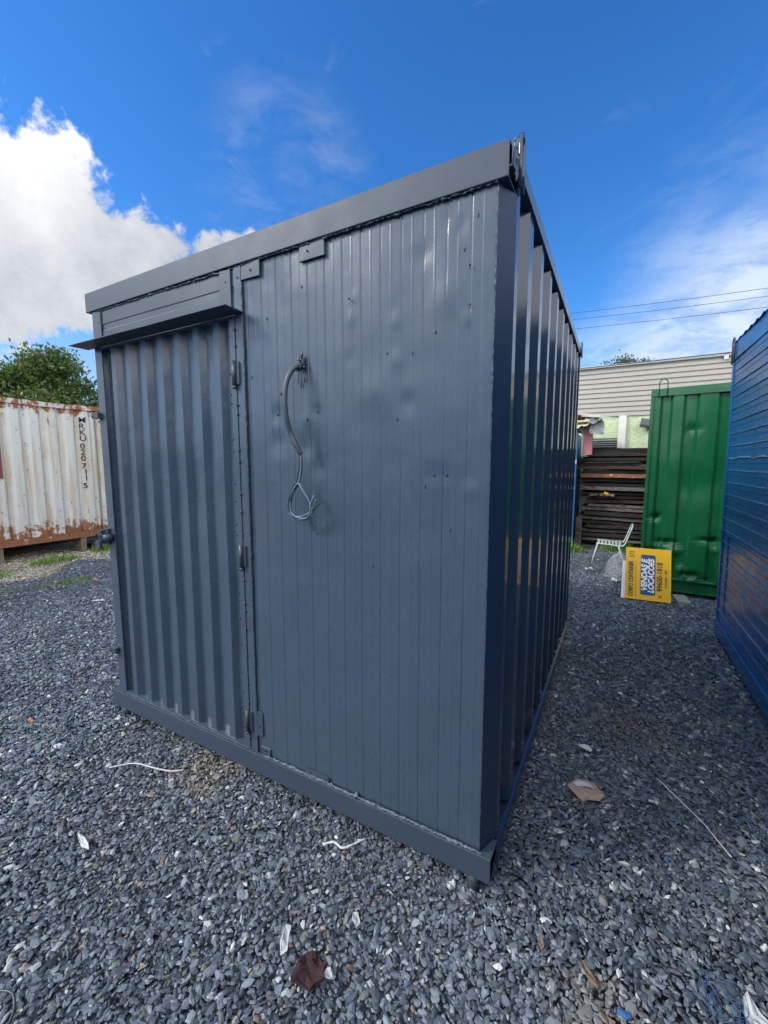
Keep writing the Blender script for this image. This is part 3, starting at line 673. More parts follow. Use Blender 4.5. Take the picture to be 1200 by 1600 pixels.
MB().prism([(GY-.012, .048), (GY+.1, .048), (GY+.1, .21), (GY+.03, .21), (GY+.01, .198), (GY-.012, .198), (GY-.012, .19), (GY+.02, .186), (GY+.02, .06), (GY-.012, .056)], 'x', GX0, GX1).build('bottom_rail', M['green'], gc)
box(GX0, GX0+.035, GY-.014, GY+.03, .21, 2.452).build('corner_post', M['green'], gc, bevel=.003)
box(GX0+.004, GX1-.01, GY+.11, GY+3.0, .08, 2.50).build('body', M['green'], gc)
box(GX0+.002, GX1, GY+.07, GY+3.02, 2.505, 2.545).build('roof', M['green'], gc)
hook(GX0+.08, GY-.022, 2.44, 2.655, .085, .007, M['green'], gc, plane='x')
gc.rotation_euler = (0, 0, R(-4))
for x_ in (1.0, 2.4): box(x_, x_+.16, GY+.15, GY+.5, -.02, .078).build('skid', M['timber_block'], gc)
kb = box(1.04, 1.17, 4.40, 4.72, -.012, .036, rot=(0, 0, .08), jit=.004).build('support_block', M['concrete'], None, bevel=.006)
tag(kb, 'flat grey green block lying on the gravel under the green container edge', 'block')

# ------------------------------------------------------------------ white container on the left
wc = thing('white_container', (-9.6, 0, 0), 'rust streaked white shipping container standing on timber blocks at the left', 'container')
WX = -8.40; ybase = 2.84
path = []; y = ybase-.265*22
while y < 2.95: path += [(y-.06, 0), (y+.06, 0), (y+.105, -.036), (y+.16, -.036)]; y += .265
path = [p for p in path if p[0] < 3.04]
grid = [[Vector((WX+dx+.005*vn(py_*2, z__*1.6), py_, z__)) for py_, dx in path] for z__ in np.arange(.37, 2.62, .1).tolist()+[2.63]]
MB().sheet(grid, (-.004, 0, 0)).build('corrugated_wall', M['white_rusty'], wc)
MB().sheet([[Vector((WX+.018, y_, z__+.008*vn(y_*1.7, 2))) for y_ in np.linspace(-3.1, 3.13, 60)] for z__ in (2.625, 2.705)], (-.08, 0, 0)).build('top_rail', M['white_rusty_rail'], wc)
b = MB(); b.box(WX-.06, WX+.018, -3.1, 3.13, .262, .366); b.build('bottom_rail', M['rust_low_rail'], wc)
fp = MB()
for (y0, y1) in ((2.42, 2.72), (2.86, 3.10)):
    fp.box(WX+.019, WX+.024, y0, y1, .44, .455); fp.box(WX+.019, WX+.024, y0, y0+.025, .30, .44); fp.box(WX+.019, WX+.024, y1-.025, y1, .30, .44)
fp.build('fork_pocket_frame', M['rust_low_rail'], wc)
box(WX-.06, WX+.010, 3.045, 3.13, .366, 2.625).build('corner_post', M['white_rusty'], wc, bevel=.004)
box(WX-2.4, WX-.085, -3.1, 3.12, .30, 2.66).build('body', M['white_rusty'], wc)
mp = box(WX+.012, WX+.020, .75, 1.56, 1.40, 2.08).build('maroon_patch', M['maroon'], wc)
z = 2.40; chars = 'MRKU 020 711 5'
for ch in chars:
    if ch == ' ': z -= .028; continue
    text_mesh(ch, .138, (WX+.011, 2.72 if ch != '1' else 2.745, z), (0, 1, 0), (0, 0, 1), M['sign_black'], wc, bold=.002, xs=1.25); z -= .113
for y_ in (1.38, 2.62, -2.6): tag(box(WX-.30, WX-.0, y_, y_+.085, -.02, .262 if y_ != 2.62 else .258, jit=.006).build('timber_block', M['timber_block'], None), {1.38: 'upright timber block under the left end of the white container', 2.62: 'upright timber block under the rusty lettered end of the white container'}.get(y_, 'timber block under the white container beyond the picture'), 'timber block', 'blocks under the white container')
tag(box(WX-.6, WX-.05, 2.8, 3.5, -.02, .10, rot=(0, 0, .2), jit=.01).build('timber_beam', M['timber_dark'], None), 'dark timber beam lying under the lettered end of the white container', 'timber')

tag(box(-9.9, -9.75, -3.2, 3.6, -.02, .255, jit=.01).build('timber_beam', M['timber_dark'], None), 'long dark beam added far back to keep the gap under the white container dark', 'timber')  # added to block the bright view through below the container
# ------------------------------------------------------------------ building behind
bd = thing('warehouse_building', (1, 10, 0), 'long warehouse with white ribbed cladding over a rough pale green wall, behind the yard', 'building')
BY = 9.0
prof = []; z = 2.655
while z < 3.66: prof += [(z, 0), (z+.060, -.002), (z+.075, .03), (z+.098, .03), (z+.100, 0)]; z += .1035
MB().sheet([[Vector((x_, BY+dy, z__+.006*math.sin(x_*.8+z__))) for x_ in np.linspace(-5.0, 9, 30)] for z__, dy in prof], (0, .02, 0)).build('cladding', M['white_wall'], bd)
box(-5, 9, BY-.04, BY+.05, 3.69, 3.735).build('ridge_trim', M['white_plastic'], bd)
box(2.02, 2.09, BY-.055, BY-.042, 3.62, 3.735).build('trim_clip', M['white_plastic'], bd)
box(-5, 9, BY+.06, BY+6, -.02, 3.66).build('body', M['pillar'], bd)
MB().sheet([[Vector((x_, BY+.03+.004*vn(x_*9, z__*9), z__)) for x_ in np.linspace(-5, 9, 140)] for z__ in np.linspace(0, 2.65, 40)], (0, .02, 0)).build('green_wall', M['pale_green'], bd)
for x_ in (.325, 3.4, -2.7): box(x_, x_+.145, BY-.03, BY+.026, 0, 2.652).build('pillar', M['pillar'], bd)
lv = MB(); lv.box(-.28, .318, BY-.0, BY+.022, 1.9, 2.02)
lvo = lv.build('louvre_frame', M['gap'], bd); l2 = MB()
for k in range(7): l2.box(-.28, .318, BY-.03, BY-.006, 1.90+.045*k, 1.92+.045*k, rot=(R(35), 0, 0))
l2.build('slats', M['louvre'], lvo)
fl = thing('flood_light', (.86, 8.9, 2.3), 'small grey floodlight fixed to the pale green wall beside the green container', 'lamp')
MB().box(.72, .90, 8.86, 8.95, 2.40, 2.56, rot=(R(-18), R(10), 0)).build('housing', M['louvre'], fl, bevel=.006)
MB().box(.735, .885, 8.845, 8.86, 2.415, 2.545, rot=(R(-18), R(10), 0), piv=(.81, 8.905, 2.48)).build('lens', M['dark_metal'], fl)
box(.86, .885, 8.93, 9.02, 2.33, 2.44).build('bracket', M['dark_metal'], fl)
# cables
def cable(p0, p1, sag, r, label, name='power_cable', n=30):
    p0, p1 = Vector(p0), Vector(p1)
    pts = [p0.lerp(p1, i/n)-Vector((0, 0, 4*sag*(i/n)*(1-i/n))) for i in range(n+1)]
    o = MB().tube(pts, r, 6).build(name, M['cable'], None, at=tuple(p0)); return tag(o, label, 'cable', 'cables crossing the sky')
for k, (za, zb, lab) in enumerate(((11.62, 11.30, 'topmost of the three thin cables crossing the sky at the right'), (11.20, 10.87, 'middle one of the three thin cables crossing the sky at the right'), (10.60, 10.29, 'lowest of the three thin cables crossing the sky at the right'))):
    sl = (zb-za)/10; cable((-12, 30, za-sl*9+.25), (18, 30, zb+sl*11+.35), .38, .013, lab)
o = cable((-4, 8.93, 3.70), (8, 8.93, 3.83), .035, .010, 'black cable sagging along the top edge of the white ribbed cladding', 'wall_cable', 40); o['group'] = 'cable on the warehouse'

# added unseen behind the camera for the glossy front to mirror
yw = thing('reflection_wall', (-5, -13, 0), 'long grey block wall added behind the viewer for the glossy front to mirror', 'wall')
box(-30, 14, -13.2, -13.0, -.02, 2.75).build('reflection_wall_face', M['concrete'], yw)
for k_ in range(12): box(-28+3.6*k_, -27.8+3.6*k_, -13.0, -12.94, -.02, 2.75).build('reflection_wall_pier', M['pillar'], yw)

# ------------------------------------------------------------------ stack of boards
ORD = ['topmost', 'second', 'third', 'fourth', 'fifth', 'sixth', 'seventh', 'eighth', 'ninth', 'tenth', 'eleventh', 'twelfth', 'thirteenth', 'fourteenth', 'fifteenth', 'sixteenth', 'seventeenth', 'eighteenth', 'nineteenth', 'twentieth', 'twenty-first', 'twenty-second', 'twenty-third', 'lowest']
z = 0.0; i = 0
kinds = ['timber_pale', 'timber_dark', 'timber_pale', 'timber_dark', 'timber_pale', 'timber_dark', 'timber_dark', 'timber_pale', 'timber_dark', 'timber_pale', 'timber_pale', 'timber_rust', 'timber_rust', 'timber_dark', 'timber_pale', 'timber_dark', 'timber_dark', 'timber_flaky', 'timber_dark', 'timber_rust', 'timber_rust', 'timber_dark', 'timber_rust', 'timber_dark']
N_ = len(kinds); hh = 1.93/N_
for i, kd in enumerate(kinds):
    z = i*hh; x0 = -.29+random.uniform(-.04, .14)*(1 if i % 3 else .2)+(.05 if i < 12 else 0); y0 = 7.62+random.uniform(-.12, .08)
    th = hh*random.uniform(.55, .8) if kd != 'timber_flaky' else hh*.85
    look = {'timber_flaky': 'orange board with flaking white paint', 'timber_pale': 'grey weathered board', 'timber_dark': 'blackened board', 'timber_rust': 'reddish brown board'}[kd]
    q_ = N_-1-i; lab = look+((', '+ORD[q_]+' of the tall stack by the green container') if q_ in (0, N_-1) else (', '+ORD[q_]+' from the top of the tall stack'))
    bp = thing('board_panel', (.5, 8.1, z), lab, 'board', 'boards in the tall stack')
    xs_ = np.linspace(x0, 1.5, 14)
    MB().sheet([[Vector((x_, y_+.008*vn(x_*9, i*3.1), z+.008+.014*vn(x_*1.3, i*1.7)+.004*vn(x_*9, i*2.3)+(0 if q == 0 else th))) for x_ in xs_] for q, y_ in ((0, y0), (1, y0+.003))], (0, .9, 0)).build('deck', M[kd], bp)
    bt = MB()
    for xb in (x0+.03, x0+.55, x0+1.05): bt.box(xb, xb+.07, y0+.03, y0+.85, z+.012+th, z+hh+.004)
    bt.box(x0+.08, 1.45, y0+.20, y0+.80, z+.013+th, z+hh+.003)  # solid filler added to keep the slots between boards dark
    bt.build('batten_gap_fill', M['timber_dark'], bp)
pl = box(-.30, -.19, 7.42, 7.48, -.02, .62, jit=.01).build('timber_post', M['timber_pale'], None); tag(pl, 'short grey timber post at the left foot of the board stack', 'post')
for _ in range(5):
    x_ = -.1+.09*_; sc_ = MB(); sc_.box(x_, x_+random.uniform(.03, .14), 7.55, 7.62, 1.02+random.uniform(0, .02), 1.05+random.uniform(0, .03), rot=(0, random.uniform(-.2, .2), random.uniform(-.5, .5)))
    tag(sc_.build('wood_offcut', M['timber_block'], None), ['leftmost pale wood offcut poking out halfway up the board stack', 'second pale wood offcut from the left, halfway up the board stack', 'pale wood offcut just left of the yellow scrap in the board stack', 'pale wood offcut touching the yellow scrap in the board stack', 'rightmost pale wood offcut, right of the yellow scrap in the board stack'][_], 'offcut', 'offcuts in the board stack')
yy = box(.16, .23, 7.54, 7.60, 1.055, 1.10, rot=(.1, .2, .4), jit=.008).build('yellow_scrap', M['yellow'], None, bevel=.008); tag(yy, 'small yellow scrap tucked halfway up the board stack', 'scrap')

# ------------------------------------------------------------------ blue hut and things on its roof
M['blue_peel'] = mat('peeling_blue_paint', (.02, .11, .26), .4, var=.2, vscale=5, stain=[((.62, .66, .68), 11, .60, .64, (1, 1, .6), .9)])
ht = thing('blue_hut', (-1.2, 7.9, 0), 'narrow blue steel hut with peeling paint, left of the board stack', 'hut')
box(-2.2, -.33, 7.22, 8.6, .0, 2.20).build('wall', M['blue_peel'], ht)
box(-.40, -.318, 7.19, 7.22, .0, 2.22).build('corner_post', M['blue_peel'], ht, bevel=.004)
prf = []; x = -2.3
while x < -.05: prf += [(x, 0), (x+.04, 0), (x+.06, .025), (x+.10, .025), (x+.12, 0)]; x += .14
MB().sheet([[Vector((px_, y_, 2.27+dz+(px_+.33)*.30*(px_ > -.33)+.0*y_)) for px_, dz in prf] for y_ in (7.02, 8.7)], (0, 0, .004)).build('roof_sheet', M['white_wall'], ht)
pk = thing('red_panel', (-.15, 7.4, 1.9), 'faded red panel with a white edge standing beside the hut roof', 'panel')
box(-.245, -.08, 7.30, 7.36, 1.80, 2.33, jit=.01).build('board', M['pink'], pk); box(-.26, -.247, 7.29, 7.37, 1.80, 2.30).build('edge_strip', M['white_plastic'], pk)
for k in range(5):
    o = box(-1.6, -.13+random.uniform(-.12, .08), 7.25+.02*k, 7.34+.02*k, 2.34+.046*k, 2.378+.046*k, rot=(0, R(random.uniform(-2, 2)), R(random.uniform(-3, 3))), jit=.004).build('roof_timber', M['orange_wood'] if k % 2 else M['timber_rust'], None)
    tag(o, ['brown timber length at the bottom of the pile on the blue hut roof', 'orange timber length just above the lowest one on the blue hut roof', 'brown timber length in the middle of the pile on the blue hut roof', 'orange timber length second from the top on the blue hut roof', 'brown timber length on top of the pile on the blue hut roof'][k], 'timber', 'timbers on the hut roof')
o = MB().box(-1.5, .02, 7.15, 7.75, 2.60, 2.625, rot=(0, R(9), R(4)), jit=.01).build('cover_sheet', M['white_wall'], None); tag(o, 'dirty white sheet covering the timber pile on the hut roof', 'sheet')
o = MB().box(-.25, .24, 7.05, 7.35, 2.475, 2.49, rot=(R(4), R(7), R(-12))).build('cover_sheet', M['white_plastic'], None); tag(o, 'narrow white sheet jutting out to the right from the hut roof', 'sheet')
cb = MB(); cg = [[Vector((-.12+.22*u_+.03*vn(u_*5, v_*5), 7.2+.02*vn2(u_*8, v_*6), 2.47-.28*v_-.04*u_+.02*vn(u_*9, v_*3))) for u_ in np.linspace(0, 1, 8)] for v_ in np.linspace(0, 1, 8)]
o = cb.sheet(cg, (0, .03, 0)).build('crumpled_sheet', M['paper_white'], None); tag(o, 'crumpled pale sheet hanging off the end of the timber pile', 'sheet')

# ------------------------------------------------------------------ chair
ch = thing('metal_chair', (.32, 6.27, 0), 'pale enamelled metal chair facing left in front of the board stack', 'chair')
for y_ in (6.08, 6.46):
    MB().tube([(.14, y_, .355), (.10, y_+.005, .18), (.065, y_, .0)], .010, 8).build('leg', M['chair'], ch)
    MB().tube([(.43, y_, .345), (.49, y_+.005, .17), (.545, y_, .0)], .010, 8).build('leg', M['chair'], ch)
MB().tube(spline([(.12, 6.08, .36), (.30, 6.08, .352), (.47, 6.08, .342), (.52, 6.08, .38), (.56, 6.09, .50), (.605, 6.10, .645), (.615, 6.27, .675), (.605, 6.44, .645), (.56, 6.45, .50), (.52, 6.46, .38), (.47, 6.46, .342), (.30, 6.46, .352), (.12, 6.46, .36)], 5), .011, 8).build('frame', M['chair'], ch)
se = MB()
for k in range(7): x_ = .135+.05*k; se.box(x_, x_+.032, 6.085, 6.455, .357+.008*vn(k*.9, 2), .365+.008*vn(k*.9, 2))
se.build('seat', M['chair'], ch)
bk = MB()
for k in range(3): bk.tube([(.557+.018*k, 6.09, .50+.05*k), (.563+.018*k, 6.27, .505+.05*k), (.557+.018*k, 6.45, .50+.05*k)], .005, 6)
bk.build('backrest', M['rust_steel'], ch)

# ------------------------------------------------------------------ yellow sign leaning on the green container (lettering runs upwards)
sg = thing('sales_sign', (.77, 4.5, 0), 'yellow sales sign turned on its side, leaning near the green container', 'sign')
BL, BR, TL = Vector((.515, 4.325, .012)), Vector((.985, 4.385, .005)), Vector((.530, 4.52, .605))
ex = (BR-BL); ex.z = ex.z; Wd = ex.length; ex = ex.normalized(); ey = (TL-BL); Hd = ey.length; ey = (ey-ex*ey.dot(ex)).normalized(); nz = ex.cross(ey)   # nz points back or front
if nz.y > 0: nz = -nz
def quad(mb, u0, u1, v0, v1, off, th):
    P_ = [BL+ex*u+ey*v+nz*off for u, v in ((u0, v0), (u1, v0), (u1, v1), (u0, v1))]; Q = [p-nz*th for p in P_]
    mb.add(P_+Q, [(0, 1, 2, 3), (7, 6, 5, 4), (0, 4, 5, 1), (1, 5, 6, 2), (2, 6, 7, 3), (3, 7, 4, 0)]); return mb
Hs = Hd*1.0
quad(MB(), 0, Wd, 0, Hs, 0, .008).build('board', M['yellow'], sg)
# rounded navy panel
u0, u1, v0, v1, rr = Wd*.335, Wd*.66, Hs*.10, Hs*.875, .02
outl = []
for (cu_, cv_, a0) in ((u1-rr, v1-rr, 0), (u0+rr, v1-rr, 90), (u0+rr, v0+rr, 180), (u1-rr, v0+rr, 270)):
    outl += [(cu_+rr*math.cos(R(a0+q)), cv_+rr*math.sin(R(a0+q))) for q in (0, 30, 60, 90)]
n_ = len(outl); P_ = [BL+ex*u+ey*v+nz*.0022 for u, v in outl]+[BL+ex*u+ey*v+nz*.0002 for u, v in outl]
MB().add(P_, [tuple(range(n_)), tuple(range(2*n_-1, n_-1, -1))]+[(i, (i+1) % n_, n_+(i+1) % n_, n_+i) for i in range(n_)]).build('navy_panel', M['sign_blue'], sg)
def stext(txt, size, u, v, m_, bold=0, shear=0, xs=1., off=.0012): return text_mesh(txt, size, BL+ex*u+ey*v+nz*off, ey, -ex, m_, sg, bold=bold, shear=shear, xs=xs)
stext('VENDAS E', .084, Wd*.475, Hs*.17, M['sign_white'], .0035, .22, 1.0, .0035)
stext('LOCAÇÕES', .084, Wd*.625, Hs*.145, M['sign_white'], .0035, .22, .93, .0035)
stext('CORPO CONTAINER', .062, Wd*.165, Hs*.05, M['sign_black'], .0022, .1, .72)
stext('573', .075, Wd*.185, Hs*.80, M['sign_black'], .0, .1, .75)
stext('65', .048, Wd*.80, Hs*.07, M['sign_black'], .0005, 0, .7)
stext('99600-1818', .080, Wd*.81, Hs*.19, M['sign_black'], .0015, 0, .90)
stext('CUIABÁ - MT', .040, Wd*.92, Hs*.26, M['sign_black'], .0004, 0, .95)
rules = MB(); quad(rules, Wd*.055, Wd*.062, Hs*.05, Hs*.74, .0012, .001); quad(rules, Wd*.225, Wd*.232, Hs*.05, Hs*.74, .0012, .001); rules.build('rule_lines', M['sign_black'], sg)
ws = MB(); 
P_ = [BL+ex*-.045+ey*0+nz*-.012, BL+ex*-.002+nz*-.012, BL+ex*-.002+ey*.46+nz*-.012, BL+ex*-.032+ey*.45+nz*-.012]; ws.add(P_+[p-nz*.006 for p in P_], [(0, 1, 2, 3), (7, 6, 5, 4), (0, 4, 5, 1), (1, 5, 6, 2), (2, 6, 7, 3), (3, 7, 4, 0)])
tag(ws.build('white_strip', M['sign_white'], None), 'white plastic board sticking out behind the left edge of the yellow sign', 'board')

# ------------------------------------------------------------------ litter
def scrap(name, cx, cy, outline, m_, label, cat, h=.024, crumple=.006, rot=0, th=.0012, group=None):
    """flat crumpled scrap: radial fan mesh with a thickness"""
    if name not in ('sheet', 'white_face', 'cardboard_corner'): outline = [(x_*.72, y_*.72) for x_, y_ in outline]; h = h*.8
    n = len(outline); c_, s_ = math.cos(rot), math.sin(rot); P_ = []; rings = 5
    for r_ in range(rings+1):
        for (x_, y_) in outline:
            f = r_/rings; X_ = (x_*c_-y_*s_)*f; Y_ = (x_*s_+y_*c_)*f
            P_.append(Vector((cx+X_, cy+Y_, h+crumple*vn(cx*7+X_*40, cy*5+Y_*40)+crumple*.6*vn2(X_*90+3, Y_*90))))
    N2 = len(P_); Q = [p-Vector((0, 0, th)) for p in P_]; fs = []
    for r_ in range(rings):
        for i in range(n):
            a_ = r_*n+i; b_ = r_*n+(i+1) % n; fs.append((a_, b_, b_+n, a_+n)); fs.append((N2+a_+n, N2+b_+n, N2+b_, N2+a_))
    for i in range(n): a_ = rings*n+i; b_ = rings*n+(i+1) % n; fs.append((a_, b_, N2+b_, N2+a_))
    o = MB().add(P_+Q, fs).build(name, m_, None, recalc=False, at=(cx, cy, h)); return tag(o, label, cat, group)
def blob(n, rx, ry, j=.25): return [((rx*math.cos(t_))*(1+random.uniform(-j, j)), (ry*math.sin(t_))*(1+random.uniform(-j, j))) for t_ in np.linspace(0, 2*math.pi, n, endpoint=False)]
crd = thing('cardboard_scrap', (.292, .712, .03), 'torn brown cardboard scrap lying on the gravel in the alley', 'cardboard')
o = scrap('sheet', .292, .712, [(.082, .0), (.06, -.04), (.012, -.062), (-.01, -.085), (-.03, -.065), (-.085, -.005), (-.05, .060), (0, .078), (.035, .066)], M['paper'], None, None, h=.036, crumple=.006); o.parent = crd; o.location = (0, 0, .006)
o = scrap('white_face', .285, .738, [(.045, -.006), (.0, -.012), (-.03, -.022), (-.055, -.012), (-.03, .016), (.015, .026)], M['paper_white'], None, None, h=.041, crumple=.004); o.parent = crd; o.location = (-.007, .026, .013)
scrap('plastic_scrap', -1.579, -.625, [(.085, .008), (.03, -.016), (-.05, -.012), (-.09, 0), (-.04, .016), (.04, .018)], M['white_plastic'], 'long white plastic shard in the gravel at the lower left', 'litter', rot=-.2)
scrap('plastic_scrap', -.567, -.487, [(.018, .06), (.016, .0), (.024, -.05), (-.004, -.066), (-.018, -.02), (-.010, .06)], M['white_plastic'], 'upright narrow white plastic shard above the dark felt scrap', 'litter', rot=.5)
scrap('plastic_scrap', -.39, -.315, [(.012, .035), (.022, -.02), (-.0, -.045), (-.018, -.01), (-.014, .03)], M['white_plastic'], 'small white scrap right of the narrow plastic shard', 'litter', rot=.6)
scrap('paint_flake', -.135, -.03, blob(9, .022, .034), M['paper_white'], 'crumbly white flake beside the foot of the grey container corner', 'litter', crumple=.012, th=.008)
scrap('paper_scrap', -4.98, 1.17, [(.10, .03), (.04, -.05), (-.10, -.05), (-.06, .0), (.02, .05)], M['paper_white'], 'white paper scrap by the left edge of the grey container', 'litter', rot=.3)
scrap('paper_scrap', .27, 1.084, blob(8, .05, .028), M['paper_white'], 'white scrap halfway along the alley gravel', 'litter', crumple=.012)
scrap('paper_scrap', .577, .808, blob(9, .035, .02, .4), M['paper_white'], 'small ragged white scrap between cardboard and thin wire', 'litter', crumple=.008)
scrap('plastic_scrap', -2.387, -.371, blob(8, .035, .024, .4), M['paper_white'], 'small pinkish white scrap left of the sandy patch', 'litter', crumple=.008)
scrap('leaf', -2.815, -.333, blob(8, .04, .018, .3), M['orange_wood'], 'orange dry leaf on the gravel at the far left', 'leaf', crumple=.006)
scrap('leaf', -5.9, 1.6, blob(8, .07, .05, .3), M['orange_wood'], 'orange leaf on the sandy strip before the white container', 'leaf', h=.05, crumple=.01)
scrap('felt_scrap', -.437, -.521, blob(15, .078, .066, .24), M['brown_cloth'], 'dark reddish felt scrap on the gravel at the bottom', 'scrap', h=.036, crumple=.014, th=.012)
scrap('plastic_scrap', -.375, -.50, blob(8, .024, .018, .4), M['paper_white'], 'small white scrap touching the right side of the felt scrap', 'litter', crumple=.01, h=.036)
scrap('wood_chip', .348, -.104, [(.012, .055), (.016, -.02), (.004, -.05), (-.012, -.03), (-.010, .05)], M['timber_block'], 'pale wood splinter on the dusty gravel at the lower right', 'wood chip', rot=.75, h=.032, th=.006)
scrap('wood_chip', .20, -.08, [(.010, .035), (.012, -.02), (-.002, -.035), (-.012, .0), (-.004, .03)], M['timber_block'], 'short tan wood chip left of the pale splinter', 'wood chip', rot=.3, h=.032, th=.005)
scrap('plastic_scrap', .05, 5.55, blob(9, .09, .06, .3), M['paper_white'], 'white crumpled scrap left of the clear plastic bag', 'litter', crumple=.03, h=.06)
scrap('plastic_scrap', .42, 5.10, blob(9, .08, .06, .3), M['paper_white'], 'white crumpled scrap at the foot of the clear plastic bag', 'litter', crumple=.03, h=.05)
scrap('paper_scrap', .22, 4.75, blob(8, .05, .03, .4), M['paper_white'], 'flat white scrap left of the yellow sign', 'litter', crumple=.01, h=.03)
scrap('plastic_scrap', .83, 1.95, blob(7, .04, .02, .3), M['gap'], 'small black scrap on the gravel near the blue container', 'litter', h=.03)
wr = MB().tube(spline([(.605, .985, .03), (.69, .86, .033), (.76, .76, .035), (.795, .695, .032), (.835, .615, .03)], 5), .0028, 6).build('white_wire', M['white_plastic'], None); tag(wr, 'thin white wire lying straight on the gravel near the blue container', 'wire')
wr = MB().tube(spline([(-1.93, -.33, .03), (-1.84, -.25, .034), (-1.72, -.22, .033), (-1.62, -.19, .032), (-1.57, -.15, .03)], 5), .0035, 6).build('curled_wire', M['white_plastic'], None); tag(wr, 'curled pale wire on the gravel left of the sandy patch', 'wire')
wr = MB().tube(spline([(-1.24, -1.03, .03), (-1.17, -1.01, .045), (-1.11, -1.03, .042), (-1.09, -1.07, .03)], 5), .004, 6).build('curled_wire', M['dark_metal'], None); tag(wr, 'small grey bent wire at the bottom left corner', 'wire')
tn = MB(); tp = spline([(-.66, -.15, .035), (-.625, -.12, .038), (-.58, -.125, .037), (-.55, -.09, .036), (-.52, -.04, .035)], 5)
tn.tube(tp, [.008*(1-.6*i/len(tp)) for i in range(len(tp))], 7, .3, flat=.4); tag(tn.build('torn_strip', M['white_plastic'], None), 'torn white plastic strip below the grey container edge', 'litter')
# bags
def bag(name, cx, cy, rx, ry, rz, m_, label, seed, thick=.0008):
    b = MB(); g_ = VN(seed); nu, nv_ = 26, 14; grid = []
    for j in range(nv_+1):
        ph = math.pi*.5*j/nv_; row = []
        for i in range(nu):
            th_ = 2*math.pi*i/nu; k_ = 1+.22*g_(3+math.cos(th_)*2.2, 3+math.sin(th_)*2.2+ph*3)
            row.append(Vector((cx+rx*math.cos(th_)*math.cos(ph)*k_, cy+ry*math.sin(th_)*math.cos(ph)*k_, .005+rz*math.sin(ph)*k_)))
        grid.append(row+[row[0]])
    vs = [p for r_ in grid for p in r_]; fs = [(j*(nu+1)+i, j*(nu+1)+i+1, (j+1)*(nu+1)+i+1, (j+1)*(nu+1)+i) for j in range(nv_) for i in range(nu)]
    o = b.add(vs, fs, True).build(name, m_, None, at=(cx, cy, 0)); return tag(o, label, 'bag')
mg = bpy.data.materials.new('clear_plastic_film'); mg.use_nodes = True; t = NT(mg.node_tree); b = t.n['Principled BSDF']
b.inputs['Base Color'].default_value = (.7, .72, .75, 1); b.inputs['Roughness'].default_value = .25; b.inputs['Alpha'].default_value = .42
P = t.new('ShaderNodeNewGeometry').outputs['Position']; t.put(b.inputs['Normal'], t.bump(t.noise(P, 30, 4, .7), 1, .02))
b.inputs['Alpha'].default_value = .22; M['film'] = mg
bag('plastic_bag', .43, 5.42, .15, .14, .36, M['film'], 'clear plastic bag slumped between the chair and the yellow sign', 21)
scrap('plastic_film', .775, .015, [(.02, .09), (.035, .03), (.06, -.06), (.03, -.09), (-.02, -.07), (-.03, 0), (-.01, .06)], M['white_plastic'], 'pale plastic film on the gravel at the bottom right corner', 'litter', rot=.25, h=.04, crumple=.015)
bt = MB()
for k in range(11):
    a0 = random.uniform(0, 6.28); r0 = random.uniform(.02, .05); c_ = Vector((.70+random.gauss(0, .015), .0+random.gauss(0, .03), .03+random.uniform(0, .02)))
    bt.tube([c_+Vector((r0*math.cos(a0+q), r0*1.3*math.sin(a0+q), .008*math.sin(3*q+k))) for q in np.linspace(0, 3.6, 12)], 0.0011, 5)
tag(bt.build('string_tangle', mat('blue_string', (.04, .11, .22), .6), None), 'tangle of blue string beside the pale plastic film', 'string')
scrap('cardboard_corner', .85, -.02, [(.06, .10), (.10, -.10), (-.02, -.12), (-.025, -.02)], mat('tan_cardboard', (.42, .25, .14), .8), 'tan cardboard corner at the bottom right edge of the picture', 'cardboard', h=.04, th=.005, crumple=.002)

# ------------------------------------------------------------------ vegetation
def tree(x, y, z0, z1, rad, n, label, lm, leaf=.10, seed=1, name='tree', lobes=9):
    r_ = np.random.default_rng(seed); rt = thing(name, (x, y, 0), label, 'tree', 'trees behind the containers')
    tk = MB(); H_ = z1; tk.tube(spline([(x, y, -.02), (x+.05, y, z0*.5), (x-.05, y+.05, z0), (x, y, (z0+z1)/2)], 5), [.16*(1-.035*i) for i in range(16)], 10)
    L = []
    for k in range(lobes):
        an = r_.uniform(0, 6.28); rr = rad*math.sqrt(r_.uniform(.05, 1))*.75; zc = z0+(z1-z0)*r_.uniform(.15, .88)*(1-.25*(rr/rad)); c = np.array((x+rr*math.cos(an), y+rr*math.sin(an), zc)); R_ = rad*r_.uniform(.14, .36); L.append((c, R_))
        tk.tube([(x, y, z0*.9), ((x+c[0])/2, (y+c[1])/2, (z0+zc)/2+.1), tuple(c)], [.06, .04, .012], 6)
    tk.build('trunk', M['bark'], rt)
    vs = []; fs = []
    per = n//lobes
    for (c, R_) in L:
        # twig sprays within each lobe
        for s_ in range(per//9):
            d = r_.normal(size=3); d /= np.linalg.norm(d); d[2] = abs(d[2])*.9-.25*(r_.uniform() < .4); base = c+d*R_*r_.uniform(.35, 1.25)*np.array((1, 1, .8))
            tw = r_.normal(size=3)+d*1.5; tw /= np.linalg.norm(tw)
            for q in range(9):
                p = base+tw*leaf*.55*q*.5+r_.normal(size=3)*leaf*.45; a = r_.normal(size=3); a /= np.linalg.norm(a); b = np.cross(a, r_.normal(size=3)); b /= np.linalg.norm(b)
                l = leaf*r_.uniform(.5, 1.0); wd = l*.45; o_ = len(vs); vs += [tuple(p), tuple(p+a*l*.5+b*wd*.5), tuple(p+a*l), tuple(p+a*l*.5-b*wd*.5)]; fs.append((o_, o_+1, o_+2, o_+3))
    MB().add(vs, fs).build('crown', lm, rt, recalc=False)
